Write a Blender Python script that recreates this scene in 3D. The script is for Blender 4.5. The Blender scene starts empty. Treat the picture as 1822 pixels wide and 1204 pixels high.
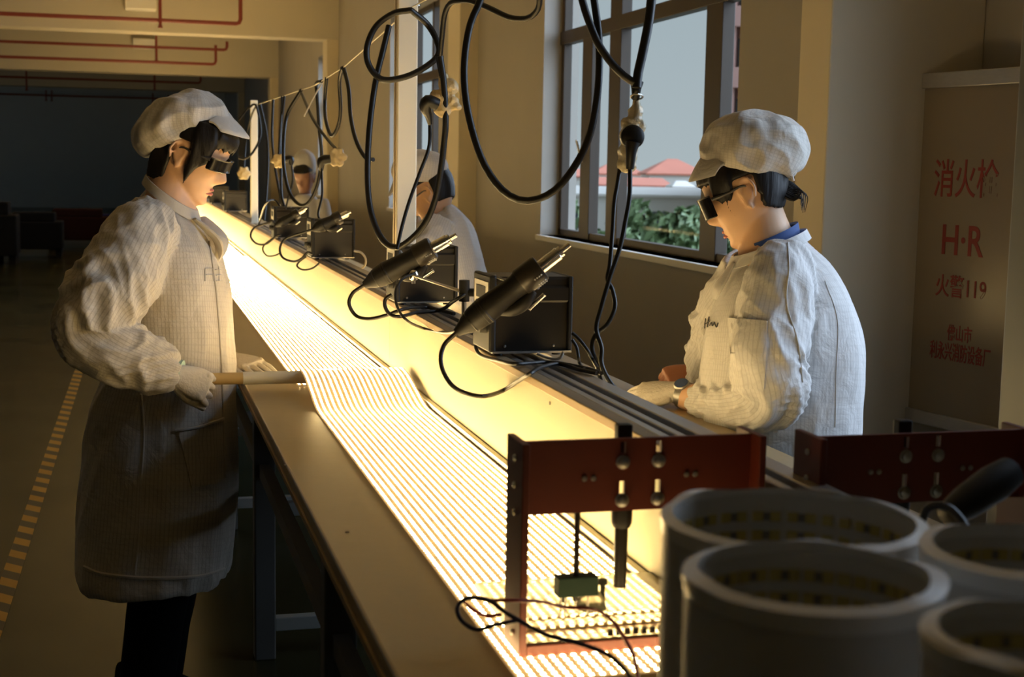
import bpy, bmesh, math, random
import numpy as np
from mathutils import Vector, Matrix, noise
from mathutils.kdtree import KDTree
random.seed(11)
SC = bpy.context.scene
COL = SC.collection

# ------------------------------------------------------------------ camera
FPX = 2500.0
CAM = Vector((0, 0, 1.43))
YAW, PITCH, ROLL = 0.266153, 0.121278, 0.018
_F = Vector((math.sin(YAW)*math.cos(PITCH), math.cos(YAW)*math.cos(PITCH), -math.sin(PITCH)))
_R0 = Vector((math.cos(YAW), -math.sin(YAW), 0))
_U0 = _R0.cross(_F)
_R = _R0*math.cos(ROLL) + _U0*math.sin(ROLL)
_U = _U0*math.cos(ROLL) - _R0*math.sin(ROLL)
cam_d = bpy.data.cameras.new('camera')
cam = bpy.data.objects.new('camera', cam_d); COL.objects.link(cam)
M = Matrix((( _R.x, _U.x, -_F.x, CAM.x), (_R.y, _U.y, -_F.y, CAM.y), (_R.z, _U.z, -_F.z, CAM.z), (0, 0, 0, 1)))
cam.matrix_world = M
cam_d.sensor_width = 36.0
cam_d.lens = FPX/1822*36
cam_d.clip_start = 0.05; cam_d.clip_end = 500
cam_d.dof.use_dof = True
cam_d.dof.focus_distance = 3.4
cam_d.dof.aperture_fstop = 8.0
SC.camera = cam

# ------------------------------------------------------------------ world: hazy sky, brighter towards the sun side
SKY_STRENGTH = 1.0
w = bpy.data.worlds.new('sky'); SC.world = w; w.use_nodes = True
nt = w.node_tree; N = nt.nodes; L = nt.links
for n in list(N): N.remove(n)
out = N.new('ShaderNodeOutputWorld'); bg = N.new('ShaderNodeBackground')
tc = N.new('ShaderNodeTexCoord'); sep = N.new('ShaderNodeSeparateXYZ')
L.new(tc.outputs['Generated'], sep.inputs[0])
ramp = N.new('ShaderNodeValToRGB')
ramp.color_ramp.elements[0].position = 0.0; ramp.color_ramp.elements[0].color = (.44, .49, .52, 1)
ramp.color_ramp.elements[1].position = 0.35; ramp.color_ramp.elements[1].color = (.29, .37, .43, 1)
L.new(sep.outputs['Z'], ramp.inputs[0])
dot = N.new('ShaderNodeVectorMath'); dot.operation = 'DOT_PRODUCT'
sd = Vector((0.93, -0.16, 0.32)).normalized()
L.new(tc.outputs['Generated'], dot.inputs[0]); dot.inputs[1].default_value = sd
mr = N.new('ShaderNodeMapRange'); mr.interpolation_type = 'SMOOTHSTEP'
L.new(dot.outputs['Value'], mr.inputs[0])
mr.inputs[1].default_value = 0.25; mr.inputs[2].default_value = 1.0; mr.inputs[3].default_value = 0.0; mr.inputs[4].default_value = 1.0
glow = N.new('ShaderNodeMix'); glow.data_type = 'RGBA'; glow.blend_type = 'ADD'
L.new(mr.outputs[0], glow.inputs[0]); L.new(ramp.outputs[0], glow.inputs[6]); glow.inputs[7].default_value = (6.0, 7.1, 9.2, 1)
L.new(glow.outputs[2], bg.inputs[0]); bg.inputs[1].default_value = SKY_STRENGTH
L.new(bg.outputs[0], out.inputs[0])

SC.view_settings.view_transform = 'Standard'; SC.view_settings.look = 'None'
SC.view_settings.exposure = 0.0; SC.view_settings.gamma = 1.0; SC.view_settings.use_curve_mapping = False
LED_POWER = 42.0
LED_COL = (1.0, .72, .32)
SC.cycles.max_bounces = 8; SC.cycles.diffuse_bounces = 5; SC.cycles.glossy_bounces = 4
SC.cycles.transparent_max_bounces = 12; SC.cycles.transmission_bounces = 6
SC.cycles.use_denoising = True
SC.cycles.sample_clamp_indirect = 25.0
SC.cycles.caustics_reflective = False; SC.cycles.caustics_refractive = False

# ------------------------------------------------------------------ picture point -> place in the room
def at(px, py, depth=None, X=None, Y=None, z=None):
    d = _F + _R*((px-911)/FPX) + _U*((602-py)/FPX)
    if depth is not None: t = depth
    elif z is not None: t = (z-CAM.z)/d.z
    elif X is not None: t = X/d.x
    else: t = Y/d.y
    return CAM + d*t
UH = Vector((math.cos(YAW), -math.sin(YAW), 0))   # horizontal, across the view
WH = Vector((math.sin(YAW), math.cos(YAW), 0))    # horizontal, along the view
ZH = Vector((0, 0, 1))

# ------------------------------------------------------------------ materials
MATS = {}
def pm(name, col, rough=.5, metal=0, spec=.5, bump=0, bscale=60, vary=0, vscale=8, sheen=0, trans=0, coat=0, alpha=1, stretch=None):
    m = bpy.data.materials.new(name); m.use_nodes = True
    nt = m.node_tree; b = nt.nodes['Principled BSDF']
    b.inputs['Base Color'].default_value = (*col, 1); b.inputs['Roughness'].default_value = rough
    b.inputs['Metallic'].default_value = metal; b.inputs['Specular IOR Level'].default_value = spec
    if sheen: b.inputs['Sheen Weight'].default_value = sheen
    if trans: b.inputs['Transmission Weight'].default_value = trans
    if coat: b.inputs['Coat Weight'].default_value = coat
    if alpha < 1: b.inputs['Alpha'].default_value = alpha
    t = nt.nodes.new('ShaderNodeTexCoord'); src = t.outputs['Object']
    if stretch:
        mp = nt.nodes.new('ShaderNodeMapping'); mp.inputs['Scale'].default_value = stretch
        nt.links.new(src, mp.inputs[0]); src = mp.outputs[0]
    if bump:
        n = nt.nodes.new('ShaderNodeTexNoise'); n.inputs['Scale'].default_value = bscale; n.inputs['Detail'].default_value = 4
        nt.links.new(src, n.inputs['Vector'])
        bp = nt.nodes.new('ShaderNodeBump'); bp.inputs['Strength'].default_value = bump; bp.inputs['Distance'].default_value = .01
        nt.links.new(n.outputs['Fac'], bp.inputs['Height']); nt.links.new(bp.outputs[0], b.inputs['Normal'])
    if vary:
        n2 = nt.nodes.new('ShaderNodeTexNoise'); n2.inputs['Scale'].default_value = vscale; n2.inputs['Detail'].default_value = 5
        nt.links.new(src, n2.inputs['Vector'])
        mx = nt.nodes.new('ShaderNodeMix'); mx.data_type = 'RGBA'
        mx.inputs[6].default_value = (*[max(0, c*(1-vary)) for c in col], 1); mx.inputs[7].default_value = (*[min(1, c*(1+vary)) for c in col], 1)
        nt.links.new(n2.outputs['Fac'], mx.inputs[0]); nt.links.new(mx.outputs[2], b.inputs['Base Color'])
    MATS[name] = m
    return m

def stripe_cloth(name, col, line, period, second=.0136, rough=.75, fill=.24, weak=.35, fine=.3):
    """white cloth with a woven grid of conductive thread, laid along each sleeve and round each body"""
    m = pm(name, col, rough, sheen=.15); nt = m.node_tree; b = nt.nodes['Principled BSDF']
    t = [n for n in nt.nodes if n.type == 'TEX_COORD'][0]
    at_ = nt.nodes.new('ShaderNodeAttribute'); at_.attribute_name = 'cloth'
    sp = nt.nodes.new('ShaderNodeSeparateXYZ'); nt.links.new(at_.outputs['Vector'], sp.inputs[0])
    facs = []
    for k, per in enumerate((period, second)):
        mu = nt.nodes.new('ShaderNodeMath'); mu.operation = 'MULTIPLY_ADD'; mu.inputs[1].default_value = 1/per; mu.inputs[2].default_value = .5
        fr = nt.nodes.new('ShaderNodeMath'); fr.operation = 'FRACT'
        lt = nt.nodes.new('ShaderNodeMath'); lt.operation = 'LESS_THAN'; lt.inputs[1].default_value = fill
        nt.links.new(sp.outputs[k], mu.inputs[0]); nt.links.new(mu.outputs[0], fr.inputs[0]); nt.links.new(fr.outputs[0], lt.inputs[0])
        facs.append(lt)
    sc = nt.nodes.new('ShaderNodeMath'); sc.operation = 'MULTIPLY'; sc.inputs[1].default_value = weak
    nt.links.new(facs[1].outputs[0], sc.inputs[0])
    mxm = nt.nodes.new('ShaderNodeMath'); mxm.operation = 'MAXIMUM'
    nt.links.new(facs[0].outputs[0], mxm.inputs[0]); nt.links.new(sc.outputs[0], mxm.inputs[1])
    mx = nt.nodes.new('ShaderNodeMix'); mx.data_type = 'RGBA'; mx.inputs[6].default_value = (*col, 1); mx.inputs[7].default_value = (*line, 1)
    nt.links.new(mxm.outputs[0], mx.inputs[0]); nt.links.new(mx.outputs[2], b.inputs['Base Color'])
    n = nt.nodes.new('ShaderNodeTexNoise'); n.inputs['Scale'].default_value = 18; n.inputs['Detail'].default_value = 4; n.inputs['Distortion'].default_value = .8
    nt.links.new(t.outputs['Object'], n.inputs['Vector'])
    bp = nt.nodes.new('ShaderNodeBump'); bp.inputs['Strength'].default_value = fine; bp.inputs['Distance'].default_value = .02
    nt.links.new(n.outputs['Fac'], bp.inputs['Height']); nt.links.new(bp.outputs[0], b.inputs['Normal'])
    return m

def emit(name, col, strength):
    m = bpy.data.materials.new(name); m.use_nodes = True; nt = m.node_tree
    b = nt.nodes['Principled BSDF']; b.inputs['Base Color'].default_value = (.9, .8, .4, 1)
    b.inputs['Emission Color'].default_value = (*col, 1); b.inputs['Emission Strength'].default_value = strength
    MATS[name] = m; return m

def glass_mat(name, tint=(1, 1, 1), refl=.07, rough=.02):
    m = bpy.data.materials.new(name); m.use_nodes = True; nt = m.node_tree
    for n in list(nt.nodes): nt.nodes.remove(n)
    o = nt.nodes.new('ShaderNodeOutputMaterial'); mix = nt.nodes.new('ShaderNodeMixShader')
    tr = nt.nodes.new('ShaderNodeBsdfTransparent'); tr.inputs[0].default_value = (*tint, 1)
    gl = nt.nodes.new('ShaderNodeBsdfGlossy'); gl.inputs['Roughness'].default_value = rough
    mix.inputs[0].default_value = refl
    nt.links.new(tr.outputs[0], mix.inputs[1]); nt.links.new(gl.outputs[0], mix.inputs[2]); nt.links.new(mix.outputs[0], o.inputs[0])
    MATS[name] = m; return m

pm('wall_paint', (.345, .315, .27), .8, vary=.06, vscale=2, bump=.05, bscale=120)
pm('column_paint', (.62, .54, .39), .75, vary=.04, vscale=3)
pm('ceiling_paint', (.72, .66, .54), .85)
pm('beam_paint', (.54, .49, .39), .85, vary=.05, vscale=.6)
pm('dark_wall_paint', (.52, .57, .60), .85, vary=.08, vscale=.4)
pm('window_metal', (.05, .036, .024), .5, spec=.3)
pm('sill_paint', (.6, .58, .54), .7)
glass_mat('window_glass', (.95, .98, .98), .0025)
pm('laminate', (.345, .26, .142), .38, vary=.07, vscale=5, bump=.04, bscale=30)
pm('laminate_edge', (.30, .21, .11), .6)
pm('steel_paint', (.085, .083, .075), .5)
pm('rail_paint', (.26, .26, .24), .45)
pm('panel_board', (.46, .415, .27), .65, vary=.02, vscale=3)
pm('aluminium', (.55, .52, .48), .38, metal=.85, stretch=(40, 1, 40), vary=.1, vscale=4)
pm('dark_groove', (.07, .06, .05), .5)
pm('mat_substrate', (.62, .47, .26), .5, vary=.05, vscale=20)
_b = MATS['mat_substrate'].node_tree.nodes['Principled BSDF']   # added glow, in place of led light spreading through the silicone sleeve
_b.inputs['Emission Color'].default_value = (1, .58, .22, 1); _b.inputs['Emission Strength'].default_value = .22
pm('white_tube', (.80, .76, .66), .4)
pm('tube_end', (.66, .45, .18), .6)
emit('led_light', LED_COL, LED_POWER)
emit('led_light_far', LED_COL, LED_POWER*1.35)
emit('led_light_dim', LED_COL, LED_POWER*.5)
pm('post_paint', (.80, .72, .55), .5)
pm('grey_column_paint', (.16, .165, .165), .5)
pm('cream_panel_paint', (.42, .39, .33), .55)
pm('black_rubber', (.008, .007, .006), .42, spec=.4)
pm('black_plastic', (.010, .009, .008), .5, spec=.3)
pm('black_metal', (.018, .014, .010), .36, spec=.42)
pm('chrome', (.75, .72, .68), .18, metal=1)
pm('steel', (.36, .35, .33), .42, metal=1)
pm('white_plastic', (.78, .75, .68), .45)
pm('white_cord', (.62, .56, .45), .5)
pm('tape_yellow', (.72, .56, .30), .38, trans=.25, bump=.5, bscale=90)
pm('clear_film', (.82, .72, .50), .25, trans=.35, bump=.4, bscale=70)
pm('string', (.75, .70, .58), .7)
pm('red_paint', (.105, .014, .005), .5, vary=.06, vscale=20)
pm('pipe_red', (.20, .03, .018), .5)
pm('dark_green', (.012, .03, .022), .65, spec=.2)
pm('acrylic', (.95, .93, .82), .34, trans=.92)
emit('led_light_small', LED_COL, 5.0)
pm('red_wire', (.32, .02, .015), .4)
pm('blue_wire', (.014, .014, .05), .4)
pm('roll_white', (.56, .54, .50), .5, bump=.03, bscale=40)
pm('roll_film', (.78, .76, .72), .28)
pm('phosphor', (.46, .37, .12), .4)
pm('resistor', (.14, .13, .12), .5)
pm('skin', (.66, .40, .24), .48, vary=.05, vscale=14, spec=.4)
pm('lips', (.45, .13, .09), .4)
pm('hair', (.007, .005, .004), .5, bump=.35, bscale=60, stretch=(1, 1, .12), spec=.28)
pm('glove_cloth', (.68, .62, .54), .8, bump=.25, bscale=140)
pm('glove_cuff', (.35, .50, .42), .8)
pm('trousers', (.004, .004, .004), .95, spec=.08)
pm('blue_cloth', (.035, .075, .22), .8)
pm('dark_lens', (.006, .005, .005), .22, spec=.3)
pm('lens_frame', (.05, .045, .042), .35, spec=.5)
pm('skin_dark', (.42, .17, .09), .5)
pm('skin_dimmed', (.20, .10, .065), .6)  # darker copy of skin, dimming the far woman against the mats' light
pm('ink', (.05, .05, .06), .6)
pm('label_grey', (.42, .40, .38), .7)
pm('watch_blue', (.05, .09, .22), .25)
pm('board_face', (.25, .20, .135), .25, spec=.5)
pm('red_letter', (.22, .018, .012), .5)
pm('red_latch', (.30, .03, .02), .4)
pm('leaf', (.085, .13, .045), .7, vary=.5, vscale=1.2)
pm('bark', (.10, .07, .05), .9)
pm('roof_tile', (.46, .15, .09), .8, vary=.15, vscale=.5)
pm('stucco_pale', (.62, .58, .52), .85)
pm('stucco_pink', (.46, .26, .22), .85)
pm('dark_glass', (.06, .07, .08), .2)
pm('ground_earth', (.16, .16, .12), .95)
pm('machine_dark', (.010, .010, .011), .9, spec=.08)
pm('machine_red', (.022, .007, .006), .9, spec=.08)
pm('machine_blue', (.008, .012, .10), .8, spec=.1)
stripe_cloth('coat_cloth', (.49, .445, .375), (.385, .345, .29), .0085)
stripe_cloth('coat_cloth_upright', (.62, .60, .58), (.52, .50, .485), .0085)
stripe_cloth('coat_cloth_dimmed', (.36, .35, .34), (.3, .29, .28), .0085)  # coat cloth darkened so the far woman stays dim under the mats
stripe_cloth('cap_cloth', (.58, .54, .485), (.50, .465, .415), .0085, second=.007, weak=.9)

# floor: painted green floor, glossy, with joints
m = pm('floor_paint', (.04, .044, .022), .22, spec=.10)
nt = m.node_tree; b = nt.nodes['Principled BSDF']; t = [n for n in nt.nodes if n.type == 'TEX_COORD'][0]
br = nt.nodes.new('ShaderNodeTexBrick'); br.inputs['Color1'].default_value = (.030, .027, .010, 1); br.inputs['Color2'].default_value = (.014, .019, .010, 1)
br.inputs['Mortar'].default_value = (.02, .022, .014, 1); br.inputs['Scale'].default_value = .5; br.inputs['Mortar Size'].default_value = .006
br.inputs['Brick Width'].default_value = 1.6; br.inputs['Row Height'].default_value = 1.5; br.offset = .0
nt.links.new(t.outputs['Object'], br.inputs[0]); nt.links.new(br.outputs[0], b.inputs['Base Color'])
nz = nt.nodes.new('ShaderNodeTexNoise'); nz.inputs['Scale'].default_value = 1.5; nz.inputs['Detail'].default_value = 4
mr2 = nt.nodes.new('ShaderNodeMapRange'); mr2.inputs[3].default_value = .12; mr2.inputs[4].default_value = .32
nt.links.new(t.outputs['Object'], nz.inputs['Vector']); nt.links.new(nz.outputs['Fac'], mr2.inputs[0]); nt.links.new(mr2.outputs[0], b.inputs['Roughness'])
# hazard tape: slanted yellow and black bands
m = pm('hazard_tape', (.6, .4, .06), .5)
nt = m.node_tree; b = nt.nodes['Principled BSDF']; t = [n for n in nt.nodes if n.type == 'TEX_COORD'][0]
dp = nt.nodes.new('ShaderNodeVectorMath'); dp.operation = 'DOT_PRODUCT'; dp.inputs[1].default_value = (6.0, 5.6, 0)
fr = nt.nodes.new('ShaderNodeMath'); fr.operation = 'FRACT'; lt = nt.nodes.new('ShaderNodeMath'); lt.operation = 'LESS_THAN'; lt.inputs[1].default_value = .5
mx = nt.nodes.new('ShaderNodeMix'); mx.data_type = 'RGBA'; mx.inputs[6].default_value = (.44, .24, .022, 1); mx.inputs[7].default_value = (.05, .04, .025, 1)
nt.links.new(t.outputs['Object'], dp.inputs[0]); nt.links.new(dp.outputs['Value'], fr.inputs[0]); nt.links.new(fr.outputs[0], lt.inputs[0])
nt.links.new(lt.outputs[0], mx.inputs[0]); nt.links.new(mx.outputs[2], b.inputs['Base Color'])

# ------------------------------------------------------------------ mesh building
def catmull(pts, n):
    """n samples of a smooth curve through pts (tuples of any length)"""
    P = np.array([tuple(p) for p in pts], float)
    if len(P) == 2:
        s = np.linspace(0, 1, n)[:, None]; return P[0]*(1-s)+P[1]*s
    k = len(P); Q = np.vstack([2*P[0]-P[1], P, 2*P[-1]-P[-2]])
    seg = np.linalg.norm(np.diff(P[:, :min(3, P.shape[1])], axis=0), axis=1)
    cum = np.concatenate([[0], np.cumsum(seg)]); s = np.linspace(0, cum[-1], n); o = []
    for v in s:
        i = min(k-2, max(0, int(np.searchsorted(cum, v, 'right')-1))); t = (v-cum[i])/max(seg[i], 1e-9)
        a, b_, c, d = Q[i], Q[i+1], Q[i+2], Q[i+3]
        o.append(.5*((2*b_)+(c-a)*t+(2*a-5*b_+4*c-d)*t*t+(-a+3*b_-3*c+d)*t**3))
    return np.array(o)

class MB:
    def __init__(s): s.v = []; s.f = []; s.par = []
    def add(s, vs, fs):
        o = len(s.v); s.v += [Vector(v) for v in vs]; s.f += [tuple(i+o for i in f) for f in fs]; return s
    def box(s, lo, hi, R=None, c=None):
        x0, y0, z0 = lo; x1, y1, z1 = hi
        vs = [Vector(p) for p in ((x0,y0,z0),(x1,y0,z0),(x1,y1,z0),(x0,y1,z0),(x0,y0,z1),(x1,y0,z1),(x1,y1,z1),(x0,y1,z1))]
        if R is not None: vs = [R @ v for v in vs]
        if c is not None: vs = [v+Vector(c) for v in vs]
        return s.add(vs, [(0,3,2,1),(4,5,6,7),(0,1,5,4),(1,2,6,5),(2,3,7,6),(3,0,4,7)])
    def rings(s, rings, close=True, caps=True):
        n = len(rings[0]); vs = [p for r in rings for p in r]; fs = []
        for i in range(len(rings)-1):
            for j in range(n if close else n-1):
                k = (j+1) % n
                fs.append((i*n+j, i*n+k, (i+1)*n+k, (i+1)*n+j))
        if caps:
            c0 = sum((Vector(p) for p in rings[0]), Vector())/n; c1 = sum((Vector(p) for p in rings[-1]), Vector())/n
            b0 = len(vs); vs = vs+[c0, c1]; e = (len(rings)-1)*n
            for j in range(n):
                k = (j+1) % n
                fs.append((b0, k, j)); fs.append((b0+1, e+j, e+k))
        return s.add(vs, fs)
    def tube(s, pts, r, n=10, samples=None, caps=True, closed=False, flat=1.0):
        pts = [Vector(p) for p in pts]
        rr = list(r) if hasattr(r, '__len__') else [r]*len(pts)
        if samples:
            a = catmull([(*p, q) for p, q in zip(pts, rr)], samples); pts = [Vector(q[:3]) for q in a]; rr = [max(1e-4, q[3]) for q in a]
        rings = []; up = None
        for i, p in enumerate(pts):
            t = (pts[min(i+1, len(pts)-1)]-pts[max(i-1, 0)])
            if closed: t = pts[(i+1) % len(pts)]-pts[i-1]
            if t.length < 1e-9: t = Vector((0, 0, 1))
            t.normalize()
            if up is None:
                up = Vector((0, 0, 1)) if abs(t.z) < .9 else Vector((1, 0, 0))
            up = (up-t*up.dot(t))
            if up.length < 1e-6: up = t.orthogonal()
            up.normalize(); sd_ = t.cross(up)
            rings.append([p+(up*math.cos(2*math.pi*j/n)*flat+sd_*math.sin(2*math.pi*j/n))*rr[i] for j in range(n)])
        if closed:
            k = len(rings); vs = [p for q in rings for p in q]; fs = []
            for i in range(k):
                for j in range(n): fs.append((i*n+j, i*n+(j+1) % n, ((i+1) % k)*n+(j+1) % n, ((i+1) % k)*n+j))
            return s.add(vs, fs)
        return s.rings(rings, True, caps)
    def cyl(s, p0, p1, r0, r1=None, n=20): return s.tube([p0, p1], [r0, r0 if r1 is None else r1], n)
    def lathe(s, o, axis, prof, n=28):
        """prof: (radius, height along axis)"""
        a = Vector(axis).normalized(); e = a.orthogonal().normalized(); f_ = a.cross(e); o = Vector(o)
        return s.rings([[o+a*h+(e*math.cos(2*math.pi*j/n)+f_*math.sin(2*math.pi*j/n))*max(r, 1e-4) for j in range(n)] for r, h in prof])
    def ball(s, c, r, sc=(1, 1, 1), nu=20, nv=12, R=None):
        rings = []
        for i in range(nv+1):
            ph = -math.pi/2+math.pi*(i+.001)/(nv+.002); q = []
            for j in range(nu):
                th = 2*math.pi*j/nu; v = Vector((math.cos(ph)*math.cos(th)*sc[0], math.cos(ph)*math.sin(th)*sc[1], math.sin(ph)*sc[2]))*r
                q.append((R @ v if R is not None else v)+Vector(c))
            rings.append(q)
        return s.rings(rings)
    def strip(s, pts, width, thick, samples=None):
        """flat ribbon: pts list of (point, across vector, normal)"""
        rings = []
        for p, a, n_ in pts:
            p, a, n_ = Vector(p), Vector(a).normalized()*width/2, Vector(n_).normalized()*thick/2
            rings.append([p-a-n_, p+a-n_, p+a+n_, p-a+n_])
        return s.rings(rings)

ORG = {}
def orgof(o):
    while o is not None:
        if o.name in ORG: return ORG[o.name]
        o = o.parent
    return Vector()
def tag(o, label=None, cat=None, group=None, kind=None):
    if label: o['label'] = label
    if cat: o['category'] = cat
    if group: o['group'] = group
    if kind: o['kind'] = kind
    return o
def thing(name, loc, label, cat, group=None):
    o = bpy.data.objects.new(name, None); COL.objects.link(o); o.empty_display_size = .05
    o.location = loc; ORG[o.name] = Vector(loc)
    return tag(o, label, cat, group)
def to_mesh(name, mb, org=Vector(), smooth=True, angle=38):
    me = bpy.data.meshes.new(name)
    me.from_pydata([tuple(v-org) for v in mb.v], [], mb.f); me.update()
    bm = bmesh.new(); bm.from_mesh(me); bmesh.ops.remove_doubles(bm, verts=bm.verts, dist=1e-6)
    bmesh.ops.recalc_face_normals(bm, faces=bm.faces); bm.to_mesh(me); bm.free()
    if smooth:
        me.shade_smooth(); me.set_sharp_from_angle(angle=math.radians(angle))
    return me
def obj(name, mb, mat, parent=None, bevel=0, smooth=True, angle=38, label=None, base=None):
    """one mesh object; top-level ones get their origin at base"""
    org = orgof(parent) if parent is not None else (Vector(base) if base is not None else Vector())
    me = to_mesh(name, mb, org, smooth, angle)
    o = bpy.data.objects.new(name, me); COL.objects.link(o)
    if mat: me.materials.append(MATS[mat] if isinstance(mat, str) else mat)
    if parent is not None: o.parent = parent
    else: o.location = org; ORG[o.name] = org
    if bevel:
        bv = o.modifiers.new('edge', 'BEVEL'); bv.width = bevel; bv.segments = 2; bv.limit_method = 'ANGLE'; bv.angle_limit = math.radians(40)
    if label: o['label'] = label
    return o
def copy_tree(o, parent=None):
    c = o.copy(); COL.objects.link(c)
    if parent is not None: c.parent = parent
    for ch in list(o.children): copy_tree(ch, c)
    return c
def fused(name, mb, voxel, mat, parent, smooth_it=3, disp=None, label=None):
    """overlapping closed shells melted into one continuous surface; lofts in mb.par give it cloth coordinates"""
    org = orgof(parent); me = to_mesh(name+'_raw', mb, org, False)
    tmp = bpy.data.objects.new('tmp', me); COL.objects.link(tmp)
    r = tmp.modifiers.new('r', 'REMESH'); r.mode = 'VOXEL'; r.voxel_size = voxel; r.use_smooth_shade = True
    if smooth_it:
        s = tmp.modifiers.new('s', 'SMOOTH'); s.iterations = smooth_it; s.factor = .5
    dg = bpy.context.evaluated_depsgraph_get(); dg.update()
    nm = bpy.data.meshes.new_from_object(tmp.evaluated_get(dg)); nm.name = name
    bpy.data.objects.remove(tmp); bpy.data.meshes.remove(me)
    coords = None
    if mb.par:
        pts, ids = [], []
        for pi, (v0, rings_) in enumerate(mb.par):
            for ri, (c, d, s_, t_, cum, R_, n_) in enumerate(rings_):
                for j in range(n_): pts.append(mb.v[v0+ri*n_+j]); ids.append((pi, ri))
        kd = KDTree(len(pts))
        for i, p in enumerate(pts): kd.insert(p, i)
        kd.balance(); coords = []
        for v in nm.vertices:
            p = v.co+org; pi, ri = ids[kd.find(p)[1]]; rg = mb.par[pi][1]; c, d, s_, t_, cum, R_, n_ = rg[ri]; w_ = p-c
            a_ = math.atan2(w_.dot(s_), w_.dot(d)); ax_ = cum+w_.dot(t_)
            coords.append((a_, ax_, pi, R_, rg[-1][4]))
        at_ = nm.attributes.new('cloth', 'FLOAT_VECTOR', 'POINT')
        at_.data.foreach_set('vector', [q for a_, ax_, pi, R_, tot in coords for q in (a_*R_+10, ax_+10, pi)])
    if disp is not None:
        nrm = [v.normal.copy() for v in nm.vertices]
        if coords and disp.__code__.co_argcount == 3:
            for v, n_, c in zip(nm.vertices, nrm, coords): v.co += n_*disp(v.co+org, n_, c)
        else:
            for v, n_ in zip(nm.vertices, nrm): v.co += n_*disp(v.co+org, n_)
    nm.materials.clear(); nm.materials.append(MATS[mat]); nm.shade_smooth()
    o = bpy.data.objects.new(name, nm); COL.objects.link(o); o.parent = parent
    if label: o['label'] = label
    return o
def struct(name, mb, mat, parent=None, bevel=0, smooth=False):
    o = obj(name, mb, mat, parent, bevel, smooth)
    if parent is None: o['kind'] = 'structure'
    return o

# ================================================================== the room
WX, WT = 2.83, .26            # inner face of the window wall, its thickness
GX = 2.99                     # plane of the window frames
FAR, BACK, LEFT = 44.0, -5.0, -13.0
CEIL = 3.85
struct('floor', MB().box((LEFT-.3, BACK-.3, -.2), (WX+WT, FAR+.3, 0)), 'floor_paint')
struct('ceiling', MB().box((LEFT-.3, BACK-.3, CEIL), (WX+WT, FAR+.3, CEIL+.2)), 'ceiling_paint')
struct('wall_far', MB().box((LEFT-.3, FAR, 0), (WX+WT, FAR+.3, CEIL)), 'dark_wall_paint')
struct('wall_back', MB().box((LEFT-.3, BACK-.3, 0), (WX+WT, BACK, CEIL)), 'dark_wall_paint')
wl_ = MB().box((LEFT-.3, BACK, 0), (LEFT, 21, CEIL)).box((LEFT-.3, 21, 0), (LEFT, FAR, .9)).box((LEFT-.3, 21, 3.5), (LEFT, FAR, CEIL))
for yy in (21, 26, 31, 36, 41): wl_.box((LEFT-.3, yy, .9), (LEFT, yy+.5, 3.5))
struct('wall_left', wl_, 'dark_wall_paint')
for k, yy in enumerate((21.5, 26.5, 31.5, 36.5)):  # unseen windows added so daylight brightens the dark far wall
    root = thing('window_%d' % (10+k), (LEFT-.15, yy, .9), None, None); root['kind'] = 'structure'
    fr = MB()
    for i in range(4): fr.box((LEFT-.18, yy+i*1.467, .9), (LEFT-.12, yy+i*1.467+.1, 3.5)) if i < 4 else None
    fr.box((LEFT-.18, yy, 2.4), (LEFT-.12, yy+4.5, 2.48))
    obj('window_frame', fr, 'window_metal', root, smooth=False)
    obj('pane', MB().box((LEFT-.153, yy, .9), (LEFT-.147, yy+4.5, 3.5)), 'window_glass', root, smooth=False)
SILL, HEAD = .955, 3.05
w1a, w1b = at(1366, 200, X=GX).y, at(1002, 300, X=GX).y
w2a = at(781, 150, X=WX).y
WINS = [(1.65, 3.45), (w1a, w1b), (w2a, w2a+2.6), (20.35, 22.0)]
wm = MB(); y = BACK
for a, b_ in WINS:
    wm.box((WX, y, 0), (WX+WT, a, CEIL)); wm.box((WX, a, 0), (WX+WT, b_, SILL)); wm.box((WX, a, HEAD), (WX+WT, b_, CEIL)); y = b_
wm.box((WX, y, 0), (WX+WT, FAR, CEIL))
struct('wall_right', wm, 'wall_paint')
TR = 2.335
for k, (a, b_) in enumerate(WINS):
    root = thing('window_%d' % (k+1), (GX, a, SILL), None, None); root['kind'] = 'structure'
    fr = MB(); t0, t1 = GX-.03, GX+.03
    fr.box((t0, a, SILL), (t1, b_, SILL+.045)); fr.box((t0, a, HEAD-.05), (t1, b_, HEAD))
    fr.box((t0, a, SILL), (t1, a+.05, HEAD)); fr.box((t0, b_-.06, SILL), (t1, b_, HEAD))
    fr.box((t0-.012, a, TR-.045), (t1, b_, TR+.045))
    if k == 1:
        bars = [(1262, 1291, 0), (1091, 1111, 0), (1043, 1060, .0)]
        for p0, p1, dx in bars:
            ya, yb = at(p1, 250, X=GX).y, at(p0, 250, X=GX).y
            fr.box((t0-.01, ya, SILL), (t1, yb, HEAD if p0 != 1043 else TR))
    else:
        n = 3
        for i in range(1, n):
            yy = a+(b_-a)*i/n; fr.box((t0-.01, yy-.035, SILL), (t1, yy+.035, HEAD))
    obj('window_frame', fr, 'window_metal', root, bevel=.004, smooth=False)
    obj('pane', MB().box((GX-.003, a+.03, SILL+.03), (GX+.003, b_-.03, HEAD-.03)), 'window_glass', root, smooth=False)
    obj('window_sill', MB().box((WX-.025, a-.05, SILL-.04), (GX-.03, b_+.05, SILL)), 'sill_paint', root, bevel=.005, smooth=False)
    if k == 1:
        p = at(1034, 262, X=GX-.05)
        h = MB().tube([p+Vector((0, -.02, -.10)), p+Vector((-.02, -.02, -.03)), p+Vector((-.03, .0, .03)), p+Vector((-.02, .04, .045)), p+Vector((0, .06, .02))], .008, 8, samples=16)
        obj('window_handle', h, 'aluminium', root)
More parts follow.
